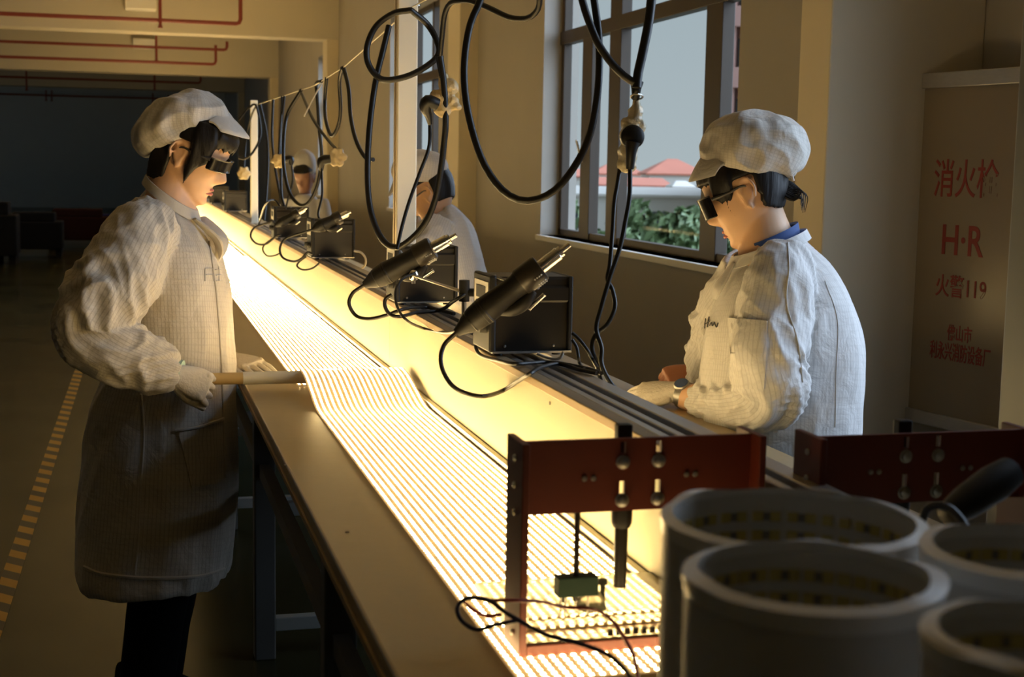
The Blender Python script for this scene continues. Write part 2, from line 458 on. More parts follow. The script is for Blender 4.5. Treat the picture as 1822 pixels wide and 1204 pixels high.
# pilasters and the pillar by the hydrant board
XC = 2.25
yc0, yc1 = at(1468, 300, X=XC).y, at(1414, 300, X=XC).y
struct('pillar_right', MB().box((XC, yc0, 0), (WX, yc1, CEIL)), 'column_paint', bevel=.006)
BEAMS = [(3.6, 3.13), (11.6, 3.13), (19.8, 3.14), (28.0, 3.07), (36.4, 3.17)]
for k, (by, bz) in enumerate(BEAMS):
    struct('beam_%d' % (k+1), MB().box((LEFT, by, bz), (WX+.01, by+.45, CEIL+.01)), 'beam_paint', bevel=.01)
    if k != 0:
        struct('pilaster_%d' % (k+1), MB().box((WX-.16, by+.02, 0), (WX+.01, by+.47, CEIL)), 'column_paint', bevel=.006)
# hazard tape on the floor
ta, tb = at(143, 653, z=.001), at(0, 1081, z=.001)
dv = (ta-tb).normalized(); sv = Vector((dv.y, -dv.x, 0))*.03
p0, p1 = tb-dv*3.2, ta+dv*9
o = obj('floor_tape', MB().add([p0-sv, p0+sv, p1+sv, p1-sv, p0-sv+ZH*.0012, p0+sv+ZH*.0012, p1+sv+ZH*.0012, p1-sv+ZH*.0012],
    [(0,1,2,3),(4,5,6,7),(0,1,5,4),(1,2,6,5),(2,3,7,6),(3,0,4,7)]), 'hazard_tape', base=(p0.x, p0.y, 0), smooth=False)
tag(o, 'yellow and black hazard tape along the dark floor of the aisle', 'tape')

# ------------------------------------------------------------------ red sprinkler pipes under the beams
def sprinkler(px0, py0, px1, py1, Y, drops, label, end_up):
    a, b_ = at(px0, py0, Y=Y), at(px1, py1, Y=Y)
    z0 = (a.z+b_.z)/2; a.z = b_.z = z0
    root = thing('sprinkler_pipe', (b_.x, Y, z0), label, 'pipe', 'red sprinkler pipes under the ceiling')
    top = b_.copy(); top.z += end_up
    r = .026
    mb = MB().tube([a, b_+(a-b_).normalized()*.06, b_+(a-b_).normalized()*.02+ZH*.012, b_+ZH*.06, top], [r]*5, 10)
    obj('pipe', mb, 'pipe_red', root)
    for dx, up, dn in drops:
        q = at(dx, (py0+py1)/2, Y=Y-.03); q.z = z0
        d = MB().cyl(q-ZH*dn, q+ZH*up, .022, n=8).cyl(q-ZH*(dn+.05), q-ZH*dn, .034, .02, 8)
        obj('drop_pipe', d, 'pipe_red', root)
sprinkler(-30, 22, 428, 43, 19.2, [(285, .5, .05)], 'dark red sprinkler pipe nearest the camera, turning straight up at its end', .5)
sprinkler(-30, 71, 404, 90, 26.5, [(278, .2, .2)], 'upper of the two red sprinkler pipes below the first ceiling beam', .15)
sprinkler(-30, 99, 384, 115, 26.2, [], 'lower of the two red sprinkler pipes below the first ceiling beam, with long end riser', .34)
sprinkler(-30, 133, 357, 150, 34.5, [(47, .2, .25), (275, .15, .15)], 'red sprinkler pipe below the second ceiling beam', .15)
sprinkler(-30, 166, 300, 176, 43.0, [(82, .15, .12), (92, .15, .12), (272, .15, .12)], 'dark sprinkler pipe along the far shaded wall', .1)
for k, (px, py, Y, lab) in enumerate([(250, 5, 19.6, 'white junction box on the nearest ceiling beam'), (256, 78, 27.8, 'white junction box on the lip of the second ceiling beam')]):
    p = at(px, py, Y=Y)
    o = obj('junction_box', MB().box((p.x-.2, Y-.12, p.z-.09), (p.x+.2, Y+.22, p.z+.09)), 'white_plastic', base=p, bevel=.01, smooth=False)
    tag(o, lab, 'box', 'junction boxes on the beams')

# ------------------------------------------------------------------ workbench
ZT = .85
X0, X1, XM0, XM1, XP, XR = .285, 1.31, .417, .686, .705, .82
YB0, YB1 = .42, 27.0
bench = thing('workbench', (.8, YB0, 0), 'long tan laminate assembly workbench on grey steel legs', 'workbench')
obj('tabletop', MB().box((X0, YB0, ZT-.026), (X1, YB1, ZT)), 'laminate', bench, bevel=.004, smooth=False)
obj('edge_strip', MB().box((X0-.003, YB0, ZT-.036), (X0+.02, YB1, ZT-.026)), 'laminate_edge', bench, smooth=False)
ys = [1.0]+[2.5+1.5*i for i in range(17)]
for yy in ys:
    for xx in (.36, 1.22):
        obj('leg', MB().box((xx-.03, yy-.03, 0), (xx+.03, yy+.03, ZT-.08)), 'steel_paint', bench, bevel=.004, smooth=False)
    for zz in (.68, .44, .10):
        obj('cross_rail', MB().box((.39, yy-.018, zz-.02), (1.19, yy+.018, zz+.02)), 'rail_paint', bench, bevel=.003, smooth=False)
for xx in (.36, 1.22):
    obj('apron', MB().box((xx-.02, YB0+.1, ZT-.08), (xx+.02, YB1-.1, ZT-.026)), 'steel_paint', bench, smooth=False)
obj('long_rail', MB().box((.345, 1.0, .54), (.375, YB1-.5, .58)), 'steel_paint', bench, smooth=False)
obj('long_rail', MB().box((1.205, 1.0, .42), (1.235, YB1-.5, .46)), 'steel_paint', bench, smooth=False)
# small marks on the laminate
for px, py in ((618, 946), (508, 827)):
    p = at(px, py, z=ZT+.0006)
    o = obj('chip_mark', MB().lathe(p-ZH*.0004, ZH, [(.0001, 0), (.0035, 0), (.0035, .0007), (.0001, .0007)], 10), 'dark_groove', bench)

# ------------------------------------------------------------------ panel along the middle of the bench
ZP = 1.04
div = thing('divider_panel', (.76, YB0+.4, ZT), 'upright cream panel with aluminium rail top running along the middle of the bench', 'divider panel')
seam = at(693, 612, X=XP).y
cuts = [YB0+.45]+[seam+2.4*i for i in range(-1, 11) if YB0+.5 < seam+2.4*i < YB1-.2]+[YB1-.1]
YL = 1.64                                   # the left face stops short where the red fixture stands
for a, b_ in zip(cuts[:-1], cuts[1:]):
    for xa, xb in ((XP, XP+.014), (XR-.014, XR)):
        a_ = max(a, YL) if xa == XP else a
        if b_-a_ > .05: obj('panel_board', MB().box((xa, a_+.0012, ZT), (xb, b_-.0012, ZP-.004)), 'panel_board', div, smooth=False)
ya, yb = cuts[0], cuts[-1]
for xa, xb, za, zb, mt, y_ in ((XP-.004, XP+.022, ZP-.004, ZP+.012, 'laminate_edge', YL), (XP+.030, XP+.046, ZP-.004, ZP+.008, 'aluminium', YL),
                           (XP+.058, XP+.072, ZP-.004, ZP+.008, 'aluminium', ya), (XR-.028, XR+.004, ZP-.004, ZP+.010, 'aluminium', ya)):
    obj('top_rail', MB().box((xa, y_, za), (xb, yb, zb)), mt, div, bevel=.002, smooth=False)
obj('rail_bed', MB().box((XP+.052, ya, ZP-.03), (XR-.016, yb, ZP-.005)).box((XP+.016, YL, ZP-.03), (XP+.052, yb, ZP-.005)), 'dark_groove', div, smooth=False)
obj('base_strip', MB().box((XP-.014, YL, ZT), (XP, yb, ZT+.012)), 'aluminium', div, bevel=.003, smooth=False)
p = at(979, 717, X=XP)
obj('chip_mark', MB().lathe(p-Vector((.0005, 0, 0)), (-1, 0, 0), [(.0001, 0), (.003, 0), (.003, .0008), (.0001, .0008)], 10), 'dark_groove', div)

# ------------------------------------------------------------------ LED mats
YT, ZTUBE, RT = 3.60, .8835, .0165       # the tube the near mat is rolled over
def led_mat(path, x0, x1, label, ncol=20, mat='led_light'):
    """path: (y, z) points along the mat"""
    P = catmull(path, max(40, int((path[-1][0]-path[0][0])/.03))) if len(path) > 2 else np.array(path, float)
    seg = np.hypot(*np.diff(P, axis=0).T); cum = np.concatenate([[0], np.cumsum(seg)])
    def ev(s):
        i = min(len(P)-2, max(0, int(np.searchsorted(cum, s, 'right')-1))); t = (s-cum[i])/seg[i]
        q = P[i]*(1-t)+P[i+1]*t; d = (P[i+1]-P[i])/seg[i]
        return q, d
    root = thing('led_mat', ((x0+x1)/2, path[0][0], ZT), label, 'led mat', 'glowing led mats laid along the bench')
    th = .0016; rings = []
    for (yy, zz), i in zip(P, range(len(P))):
        d = P[min(i+1, len(P)-1)]-P[max(0, i-1)]; d = d/np.hypot(*d); n_ = (-d[1], d[0])
        rings.append([Vector((x0, yy, zz)), Vector((x1, yy, zz)), Vector((x1, yy+n_[0]*th, zz+n_[1]*th)), Vector((x0, yy+n_[0]*th, zz+n_[1]*th))])
    obj('backing', MB().rings(rings), 'mat_substrate', root, smooth=True, angle=30)
    pitch = (x1-x0)/ncol; rows = int(cum[-1]/pitch); c = .0026; V = []; Fc = []
    for r in range(rows):
        q, d = ev((r+.5)*pitch); n_ = np.array([-d[1], d[0]])
        for k in range(ncol):
            xx = x0+(k+.5)*pitch; b0 = len(V)
            for hh, e in ((th-.0002, c), (th+.0011, c*.86)):
                for sx, sy in ((-1, -1), (1, -1), (1, 1), (-1, 1)):
                    yz = q+d*sy*e+n_*hh; V.append((xx+sx*e, yz[0], yz[1]))
            Fc += [(b0+4, b0+5, b0+6, b0+7), (b0, b0+1, b0+5, b0+4), (b0+1, b0+2, b0+6, b0+5), (b0+2, b0+3, b0+7, b0+6), (b0+3, b0, b0+4, b0+7)]
    me = bpy.data.meshes.new('led_chips'); org = orgof(root)
    me.from_pydata([(a-org.x, b_-org.y, c_-org.z) for a, b_, c_ in V], [], Fc); me.update()
    me.materials.append(MATS[mat])
    o = bpy.data.objects.new('led_chips', me); COL.objects.link(o); o.parent = root; o['kind'] = 'stuff'
    return root
led_mat([(1.47, ZT+.001), (2.2, ZT+.001), (3.0, ZT+.001), (3.22, ZT+.001), (3.30, ZT+.006), (3.40, ZT+.025), (3.50, ZT+.044), (3.57, ZT+.0505), (3.605, ZT+.0495), (3.623, ZT+.041)],
        XM0, XM1, 'glowing led mat nearest the camera, its far end curling up over a white tube')
led_mat([(3.665, ZT+.001), (8.84, ZT+.001)], XM0, XM1, 'flat glowing led mat beyond the white tube')
led_mat([(8.88, ZT+.001), (26.8, ZT+.001)], XM0-.004, XM1-.012, 'farthest glowing led mat behind the chin of the woman on the left', mat='led_light_far')
led_mat([(2.25, ZT+.001), (9.0, ZT+.001)], .885, 1.154, 'glowing led mat on the window side of the panel, before the woman on the right', mat='led_light_dim')
led_mat([(9.05, ZT+.001), (26.8, ZT+.001)], .885, 1.154, 'farthest glowing led mat on the window side of the panel', mat='led_light')
tube = thing('rolling_tube', (.45, YT, ZT), 'white rolling tube held by a gloved hand under the end of the near mat', 'tube')
xl = at(345, 674, Y=YT).x; xe = at(432, 672, Y=YT).x
obj('tube', MB().tube([(xe, YT, ZTUBE), (XM1+.005, YT, ZTUBE)], RT, 20), 'white_tube', tube)
obj('tube_grip', MB().tube([(xl-.03, YT, ZTUBE), (xe, YT, ZTUBE)], RT*.93, 20), 'tube_end', tube)

# ------------------------------------------------------------------ white posts on the bench and the wire
def post(px0, px1, pyb, label, X=.762):
    c = at((px0+px1)/2, pyb, X=X); wdt = (px1-px0)*((c-CAM).dot(_F))/FPX
    root = thing('bench_post', (c.x, c.y, ZP), label, 'post', 'white posts on the bench')
    h = wdt/2/ (math.cos(.266)+math.sin(.266))*1.02
    obj('shaft', MB().box((c.x-h, c.y-h, ZP+.004), (c.x+h, c.y+h, CEIL if px0 > 600 else at(452, 178, X=X).z)), 'post_paint', root, bevel=.004, smooth=False)
    obj('foot_plate', MB().box((c.x-h*1.25, c.y-h*1.5, ZP+.008), (c.x+h*1.25, c.y+h*1.5, ZP+.014)), 'post_paint', root, smooth=False)
    if px0 > 600:
        obj('groove', MB().box((c.x-h-.002, c.y-.008, ZP+.02), (c.x-h+.004, c.y+.002, CEIL-.3)), 'laminate_edge', root, smooth=False)
        p = at(734, 12, depth=(c-CAM).dot(_F)-.06)
        obj('hook', MB().ball(p, .010).ball(p+UH*.014+ZH*.004, .008).tube([p-ZH*.025, p+ZH*.02, p+WH*.05], .004, 8), 'chrome', root)
    return c
pc1 = post(697, 740, 527, 'white square post rising from the bench rail past the ceiling of the picture')
pc2 = post(445, 460, 400, 'short white post far along the bench rail beside the cap brim of the left woman')
wire_pts = [Vector((.80, .45, CEIL-.012)), at(1000, -190, X=.77), at(860, -55, X=.77), at(734, 12, depth=3.93), at(612, 119, depth=5.35), at(560, 152, depth=6.2), at(455, 187, depth=8.4)]
o = obj('guy_wire', MB().tube(wire_pts, .0022, 6), 'string', base=wire_pts[3])
tag(o, 'taut pale wire strung above the bench from post to post', 'wire')
o = obj('wire_tail', MB().tube([at(574, 146, depth=6.0), at(560, 170, depth=5.98), at(541, 207, depth=5.95)], .0035, 6, samples=8), 'string', base=at(574, 146, depth=6.0))
tag(o, 'loose white tail of string hanging from the guy wire', 'string')

# ------------------------------------------------------------------ right side: grey column, hydrant board
gc = at(1790, 780, X=1.42)
root = thing('steel_column', (gc.x, gc.y, 0), 'out of focus grey steel column at the right edge of the picture', 'column')
xa = at(1770, 790, Y=gc.y+.12).x
obj('shaft', MB().box((xa+.002, gc.y, .98), (xa+.20, gc.y+.12, CEIL)), 'grey_column_paint', root, bevel=.006, smooth=False)
obj('base_casing', MB().box((xa-.004, gc.y-.004, 0), (xa+.21, gc.y+.13, .98)), 'cream_panel_paint', root, bevel=.006, smooth=False)
obj('seam_trim', MB().box((xa+.030, gc.y-.009, 0), (xa+.036, gc.y-.003, .98)), 'rail_paint', root, smooth=False)

# fire hydrant board: a framed door standing out from the wall
pf = at(1612, 440, X=2.60)
dirn = Vector((.205, -.979, 0)).normalized(); nrm = Vector((-.979, -.205, 0)).normalized()
zb_, zt_ = at(1606, 745, X=2.60).z, at(1631, 132, X=2.60).z
Wd, Hd = .66, zt_-zb_
hyd = thing('hydrant_cabinet', (pf.x, pf.y, zb_), 'fire hydrant cabinet with aluminium frame and red lettering beside the pillar', 'cabinet')
def hp(u, v, d): return Vector((pf.x, pf.y, zb_))+dirn*u+ZH*v+nrm*d
def hbox(mb, u0, u1, v0, v1, d0, d1):
    vs = [hp(u, v, d) for d in (d0, d1) for v in (v0, v1) for u in (u0, u1)]
    return mb.add(vs, [(0,1,3,2),(4,5,7,6),(0,1,5,4),(2,3,7,6),(0,2,6,4),(1,3,7,5)])
obj('body', hbox(MB(), .01, Wd-.01, .01, Hd-.01, -.14, -.012), 'cream_panel_paint', hyd, smooth=False)
f_ = .034
fm = MB(); hbox(fm, 0, f_, 0, Hd, -.02, .012); hbox(fm, Wd-f_, Wd, 0, Hd, -.02, .012); hbox(fm, f_, Wd-f_, 0, f_*1.3, -.02, .012); hbox(fm, f_, Wd-f_, Hd-f_*1.5, Hd, -.02, .012)
obj('door_frame', fm, 'aluminium', hyd, bevel=.003, smooth=False)
obj('door_panel', hbox(MB(), f_, Wd-f_, f_*1.3, Hd-f_*1.5, -.012, .0), 'board_face', hyd, smooth=False)
lz = at(1617, 436, X=2.60).z-zb_
obj('latch', hbox(hbox(MB(), -.012, f_*.9, lz-.05, lz+.05, .0, .022), .004, .012, lz-.035, lz+.035, .022, .03), 'red_latch', hyd, bevel=.003, smooth=False)
def text_part(body, u, v, h, name, mat, parent, place, squeeze=1.0, off=0.0):
    cu = bpy.data.curves.new('txt', 'FONT'); cu.body = body; cu.align_x = 'CENTER'; cu.align_y = 'CENTER'; cu.size = h; cu.extrude = .0006; cu.offset = off
    t = bpy.data.objects.new('txt', cu); COL.objects.link(t)
    dg = bpy.context.evaluated_depsgraph_get(); dg.update()
    me = bpy.data.meshes.new_from_object(t.evaluated_get(dg)); bpy.data.objects.remove(t); bpy.data.curves.remove(cu)
    org = orgof(parent)
    for vx in me.vertices: vx.co = place(u+vx.co.x*squeeze, v+vx.co.y, .0008+vx.co.z)-org
    me.name = name; me.materials.clear(); me.materials.append(MATS[mat])
    o = bpy.data.objects.new(name, me); COL.objects.link(o); o.parent = parent
    return o
def board_uv(px, py):
    o_ = Vector((pf.x, pf.y, zb_)); d = at(px, py, depth=1)-CAM
    t = (o_-CAM).dot(nrm)/d.dot(nrm); q = CAM+d*t-o_
    return q.dot(dirn), q.z
def line(body, pxc, py, pxw, pyh, mat='red_letter', off=0.0, kx=1.0):
    u, v = board_uv(pxc, py); ua, _ = board_uv(pxc-pxw/2, py); ub, _ = board_uv(pxc+pxw/2, py); _, va = board_uv(pxc, py+pyh/2); _, vb = board_uv(pxc, py-pyh/2)
    n = len(body); return u, v, ub-ua, vb-va
for body, pxc, py, pxw, pyh, cjk in (('消火栓', 1718, 323, 114, 72, 1), ('H·R', 1713, 431, 74, 56, 0), ('火警119', 1709, 514, 90, 42, 1), ('佛山市', 1707, 596, 44, 30, 1), ('利永兴消防设备厂', 1707, 631, 108, 34, 1)):
    u, v, wv, hv = line(body, pxc, py, pxw, pyh)
    h = hv*1.02 if cjk else hv*1.36
    o = text_part(body, u, v, h, 'lettering', 'red_letter', hyd, hp, 1.0, .002 if not cjk else .0008)
    org = orgof(hyd); us = [(vx.co+org-hp(0, 0, 0)).dot(dirn) for vx in o.data.vertices]
    k = wv/max(1e-6, max(us)-min(us)); cmid = (max(us)+min(us))/2
    for vx, uu in zip(o.data.vertices, us): vx.co += dirn*((u+(uu-cmid)*k)-uu)

# ------------------------------------------------------------------ dim machines far down the hall
rnd = random.Random(3)
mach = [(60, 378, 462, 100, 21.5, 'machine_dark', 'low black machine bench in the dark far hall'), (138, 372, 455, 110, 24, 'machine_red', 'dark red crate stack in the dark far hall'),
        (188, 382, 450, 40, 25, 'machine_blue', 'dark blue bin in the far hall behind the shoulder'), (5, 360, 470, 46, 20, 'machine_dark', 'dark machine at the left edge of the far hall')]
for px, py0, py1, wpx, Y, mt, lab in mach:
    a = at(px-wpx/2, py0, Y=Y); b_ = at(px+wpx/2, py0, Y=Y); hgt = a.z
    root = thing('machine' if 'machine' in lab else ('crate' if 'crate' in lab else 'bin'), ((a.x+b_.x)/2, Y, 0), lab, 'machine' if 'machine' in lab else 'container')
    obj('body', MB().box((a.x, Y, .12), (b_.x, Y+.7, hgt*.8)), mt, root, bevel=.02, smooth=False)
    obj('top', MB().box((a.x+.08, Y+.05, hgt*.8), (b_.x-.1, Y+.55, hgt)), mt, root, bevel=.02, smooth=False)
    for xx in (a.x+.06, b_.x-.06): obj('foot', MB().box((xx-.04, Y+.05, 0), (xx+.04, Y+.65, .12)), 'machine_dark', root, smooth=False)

# ------------------------------------------------------------------ outside the window
GZ = -7.0
struct('ground', MB().box((WX+WT+.5, -40, GZ-.3), (260, 330, GZ)), 'ground_earth')
def tree(px, pyt, D, wpx, lab, seed):
    rr = random.Random(seed); c = at(px, pyt, depth=D); rad = wpx/2*D/FPX; H = c.z-GZ
    root = thing('tree', (c.x, c.y, GZ), lab, 'tree', 'trees outside the window')
    tr = MB().tube([(c.x, c.y, GZ), (c.x+.1, c.y, GZ+H*.3), (c.x, c.y+.1, GZ+H*.75)], [.22, .17, .06], 8)
    for k in range(4):
        a = k*1.7; tr.tube([(c.x+.05, c.y, GZ+H*(.3+.08*k)), (c.x+math.cos(a)*rad*.6, c.y+math.sin(a)*rad*.6, GZ+H*(.55+.08*k))], [.08, .03], 6)
    obj('trunk', tr, 'bark', root)
    lf = MB(); cen = Vector((c.x, c.y, GZ+H*.58))
    lobes = [(cen, Vector((rad, rad, H*.40)))]+[(cen+Vector((rr.uniform(-.6, .6)*rad, rr.uniform(-.6, .6)*rad, rr.uniform(-.3, .33)*H)), Vector((rad*.5, rad*.5, H*.12))*rr.uniform(.8, 1.2)) for _ in range(14)]
    for i in range(2600):
        lc, ls = lobes[rr.randrange(len(lobes))]
        d = Vector((rr.gauss(0, 1), rr.gauss(0, 1), rr.gauss(0, 1))).normalized()*rr.uniform(.75, 1.0)
        p = lc+Vector((d.x*ls.x, d.y*ls.y, d.z*ls.z))
        if p.z > c.z: p.z = c.z-rr.random()*.4
        n_ = (d+Vector((rr.gauss(0, .5), rr.gauss(0, .5), rr.gauss(0, .5)))).normalized(); e = n_.orthogonal().normalized(); f2 = n_.cross(e); s = rr.uniform(.14, .30)
        lf.add([p-e*s, p+f2*s*.5, p+e*s, p-f2*s*.5+n_*.05], [(0, 1, 2, 3)])
    o = bpy.data.objects.new('crown', bpy.data.meshes.new('crown')); o.data.from_pydata([tuple(v-ORG[root.name]) for v in lf.v], [], lf.f); o.data.materials.append(MATS['leaf'])
    COL.objects.link(o); o.parent = root
for px, py, D, wpx, lab, s in ((1000, 352, 52, 150, 'leafy green tree behind the narrow left pane', 1), (1075, 368, 44, 150, 'leafy green tree behind the second narrow window pane', 2), (1140, 358, 47, 150, 'bushy green tree in the left half of the wide pane', 3),
                               (1205, 374, 42, 130, 'bushy green tree in the middle of the wide window pane', 4), (1262, 366, 50, 130, 'green tree at the right of the wide pane beside the cap', 5), (1330, 380, 44, 120, 'green tree below the pink tower block', 6),
                               (1085, 405, 34, 110, 'low dark green tree nearest the window on the left', 7), (1240, 410, 33, 110, 'low dark green tree nearest the window on the right', 8)):
    tree(px, py, D, wpx, lab, s)
def house(px0, px1, py_ridge, py_eave, D, dep, lab, wall='stucco_pale', roof='roof_tile', hip=.35, over=.3):
    a, b_ = at(px0, py_eave, depth=D), at(px1, py_eave, depth=D); ze = (a.z+b_.z)/2; zr = at((px0+px1)/2, py_ridge, depth=D).z
    root = thing('house', ((a.x+b_.x)/2, (a.y+b_.y)/2, GZ), lab, 'house', 'houses outside the window')
    A = Vector((a.x, a.y, 0)); u = Vector((b_.x-a.x, b_.y-a.y, 0)); Lh = u.length; u.normalize(); v = Vector((-u.y, u.x, 0))
    def q(s, t, z_): return A+u*s+v*t+ZH*z_
    wv = [q(s, t, z_) for z_ in (GZ, ze) for s, t in ((over, over), (Lh-over, over), (Lh-over, dep-over), (over, dep-over))]
    obj('walls', MB().add(wv, [(0,1,5,4),(1,2,6,5),(2,3,7,6),(3,0,4,7),(4,5,6,7),(0,1,2,3)]), wall, root, smooth=False)
    rv = [q(0, 0, ze-.15), q(Lh, 0, ze-.15), q(Lh, dep, ze-.15), q(0, dep, ze-.15), q(Lh*hip, dep/2, zr), q(Lh*(1-hip), dep/2, zr), q(0, 0, ze), q(Lh, 0, ze), q(Lh, dep, ze), q(0, dep, ze)]
    obj('roof', MB().add(rv, [(0,1,2,3),(6,7,5,4),(8,9,4,5),(7,8,5),(9,6,4),(0,1,7,6),(1,2,8,7),(2,3,9,8),(3,0,6,9)]), roof, root, smooth=False)
    n = max(2, int(Lh/2.4))
    for i in range(n):
        s = Lh*(i+.5)/n; zz = ze-1.5
        wn = [q(s+ds, over+dt, zz+dz) for dt in (-.03, .04) for dz in (-.6, .5) for ds in (-.45, .45)]
        obj('window', MB().add(wn, [(0,1,3,2),(4,5,7,6),(0,1,5,4),(2,3,7,6),(0,2,6,4),(1,3,7,5)]), 'dark_glass', root, smooth=False)
house(1150, 1262, 282, 309, 125, 9, 'house with a red hipped tile roof, highest in the wide pane', hip=.42)
house(1055, 1150, 290, 309, 140, 9, 'house with a faded red roof behind the wrapped socket')
house(1000, 1062, 300, 313, 130, 9, 'house with a red roof behind the narrow left panes')
house(1040, 1200, 316, 329, 100, 7, 'long low house with an orange tile roof below the hipped roof', hip=.08)
house(985, 1290, 333, 346, 84, 5, 'long pale hall with a whitish roof above the treetops', roof='stucco_pale', hip=.05)
house(1196, 1240, 322, 332, 92, 4, 'small white house gable between the roofs', roof='stucco_pale', hip=.3)
# pink tower block
D = 78
ta_, tb_ = at(1290, 300, depth=D), at(1440, 300, depth=D-1)
A = Vector((ta_.x, ta_.y, 0)); u = Vector((tb_.x-ta_.x, tb_.y-ta_.y, 0)).normalized(); v = Vector((-u.y, u.x, 0)); Lt = 5.4
tower = thing('tower_block', (A.x, A.y, GZ), 'pink apartment tower with balconies behind the right window pane', 'building')
def tb(mb, s0, s1, t0, t1, z0, z1):
    vs = [A+u*s+v*t+ZH*z_ for z_ in (z0, z1) for s, t in ((s0, t0), (s1, t0), (s1, t1), (s0, t1))]
    return mb.add(vs, [(0,1,2,3),(4,5,6,7),(0,1,5,4),(1,2,6,5),(2,3,7,6),(3,0,4,7)])
obj('walls', tb(MB(), 0, Lt, 1.1, 9, GZ, 21), 'stucco_pink', tower, smooth=False)
pil = MB()
for s in (0, .95, 2.0, 3.2, 4.4): tb(pil, s, s+.34, 0, 1.2, GZ, 21)
obj('piers', pil, 'stucco_pink', tower, smooth=False)
for i in range(8):
    zz = at(1320, 146, depth=D).z-3.3*4+3.3*i
    obj('balcony', tb(tb(MB(), 0, Lt, -.25, 1.2, zz-.35, zz+.25), .1, Lt-.1, -.2, -.1, zz+.25, zz+.75), 'stucco_pink', tower, smooth=False)
    for s in (.4, 1.4, 2.5, 3.7): obj('window', tb(MB(), s, s+.5, 1.05, 1.12, zz+.4, zz+2.4), 'dark_glass', tower, smooth=False)

# ================================================================== people
def ring(a, b_, half, n=48, e=2.3, side=None, fold=None, k=0):
    """closed section whose long axis runs from a to b_, half its width sideways"""
    a, b_ = Vector(a), Vector(b_); c = (a+b_)/2; d = (b_-a)/2; s = (side if side is not None else WH)*half; q = []
    for j in range(n):
        t = 2*math.pi*j/n; ct, st = math.cos(t), math.sin(t)
        x = math.copysign(abs(ct)**(2/e), ct); y = math.copysign(abs(st)**(2/e), st)
        m_ = 1+(fold(k, t) if fold else 0)
        q.append(c+(d*x+s*y)*m_)
    return q
def loft(mb, secs, n_out=40, n=48, e=2.3, side=None, fold=None):
    """secs: list of (pointA, pointB, half)"""
    A = catmull([(*a, *b_, h) for a, b_, h in secs], n_out) if n_out else np.array([(*a, *b_, h) for a, b_, h in secs])
    v0 = len(mb.v); rec = []; cs = [(Vector(r[0:3])+Vector(r[3:6]))/2 for r in A]; cum = 0; Rm = sum((Vector(r[3:6])-Vector(r[0:3])).length/2+r[6] for r in A)/2/len(A)
    for i, r in enumerate(A):
        d = (Vector(r[3:6])-Vector(r[0:3])).normalized(); s_ = (side if side is not None else WH); t_ = cs[min(i+1, len(A)-1)]-cs[max(0, i-1)]; t_.normalize()
        if i: cum += (cs[i]-cs[i-1]).length
        rec.append((cs[i], d, s_, t_, cum, Rm, n))
    mb.par.append((v0, rec))
    mb.rings([ring(r[0:3], r[3:6], max(.002, r[6]), n, e, side, fold, i/len(A)) for i, r in enumerate(A)])
    return mb
def nz(x, y, z=0): return noise.noise(Vector((x, y, z)))
def folds(seed, amp_v=.02, amp_n=.015, kv=9):
    def f(k, t):
        c, s = math.cos(t), math.sin(t)
        return amp_v*(.25+k)*nz(c*kv/3, s*kv/3, k*1.6+seed)+amp_n*nz(c*1.4+k*2, s*1.4-k*3, k*9+seed*3)
    return f
def sleeve_folds(seed, amp=.05):
    def f(k, t):
        c, s = math.cos(t), math.sin(t)
        b_ = 1-.55*abs(2*k-1)
        return amp*b_*(nz(c*.9+seed, s*.9, k*8)+.7*nz(c*1.2, s*1.2+seed, k*15+s*1.5))
    return f
def limb_px(mb, pts, n=32, samples=36, fold=None, flat=1.0):
    """pts: (px, py, depth, radius in px)"""
    P = [at(x, y, depth=d) for x, y, d, r in pts]; R_ = [r*d/FPX for x, y, d, r in pts]
    A = catmull([(*p, q) for p, q in zip(P, R_)], samples); rings = []; up = None; v0 = len(mb.v); rec = []; cum = 0; Rm = sum(R_)/len(R_)
    for i in range(len(A)):
        if i: cum += (Vector(A[i][:3])-Vector(A[i-1][:3])).length
        t = Vector(A[min(i+1, len(A)-1)][:3])-Vector(A[max(i-1, 0)][:3]); t.normalize()
        if up is None: up = WH.copy()
        up = up-t*up.dot(t)
        up.normalize(); sd_ = t.cross(up); c = Vector(A[i][:3]); r = max(.002, A[i][3])
        rec.append((c, -up, sd_.copy(), t.copy(), cum, Rm, n))
        rings.append([c+(up*math.cos(2*math.pi*j/n)*flat+sd_*math.sin(2*math.pi*j/n))*r*(1+(fold(i/len(A), 2*math.pi*j/n) if fold else 0)) for j in range(n)])
    mb.par.append((v0, rec))
    return mb.rings(rings)

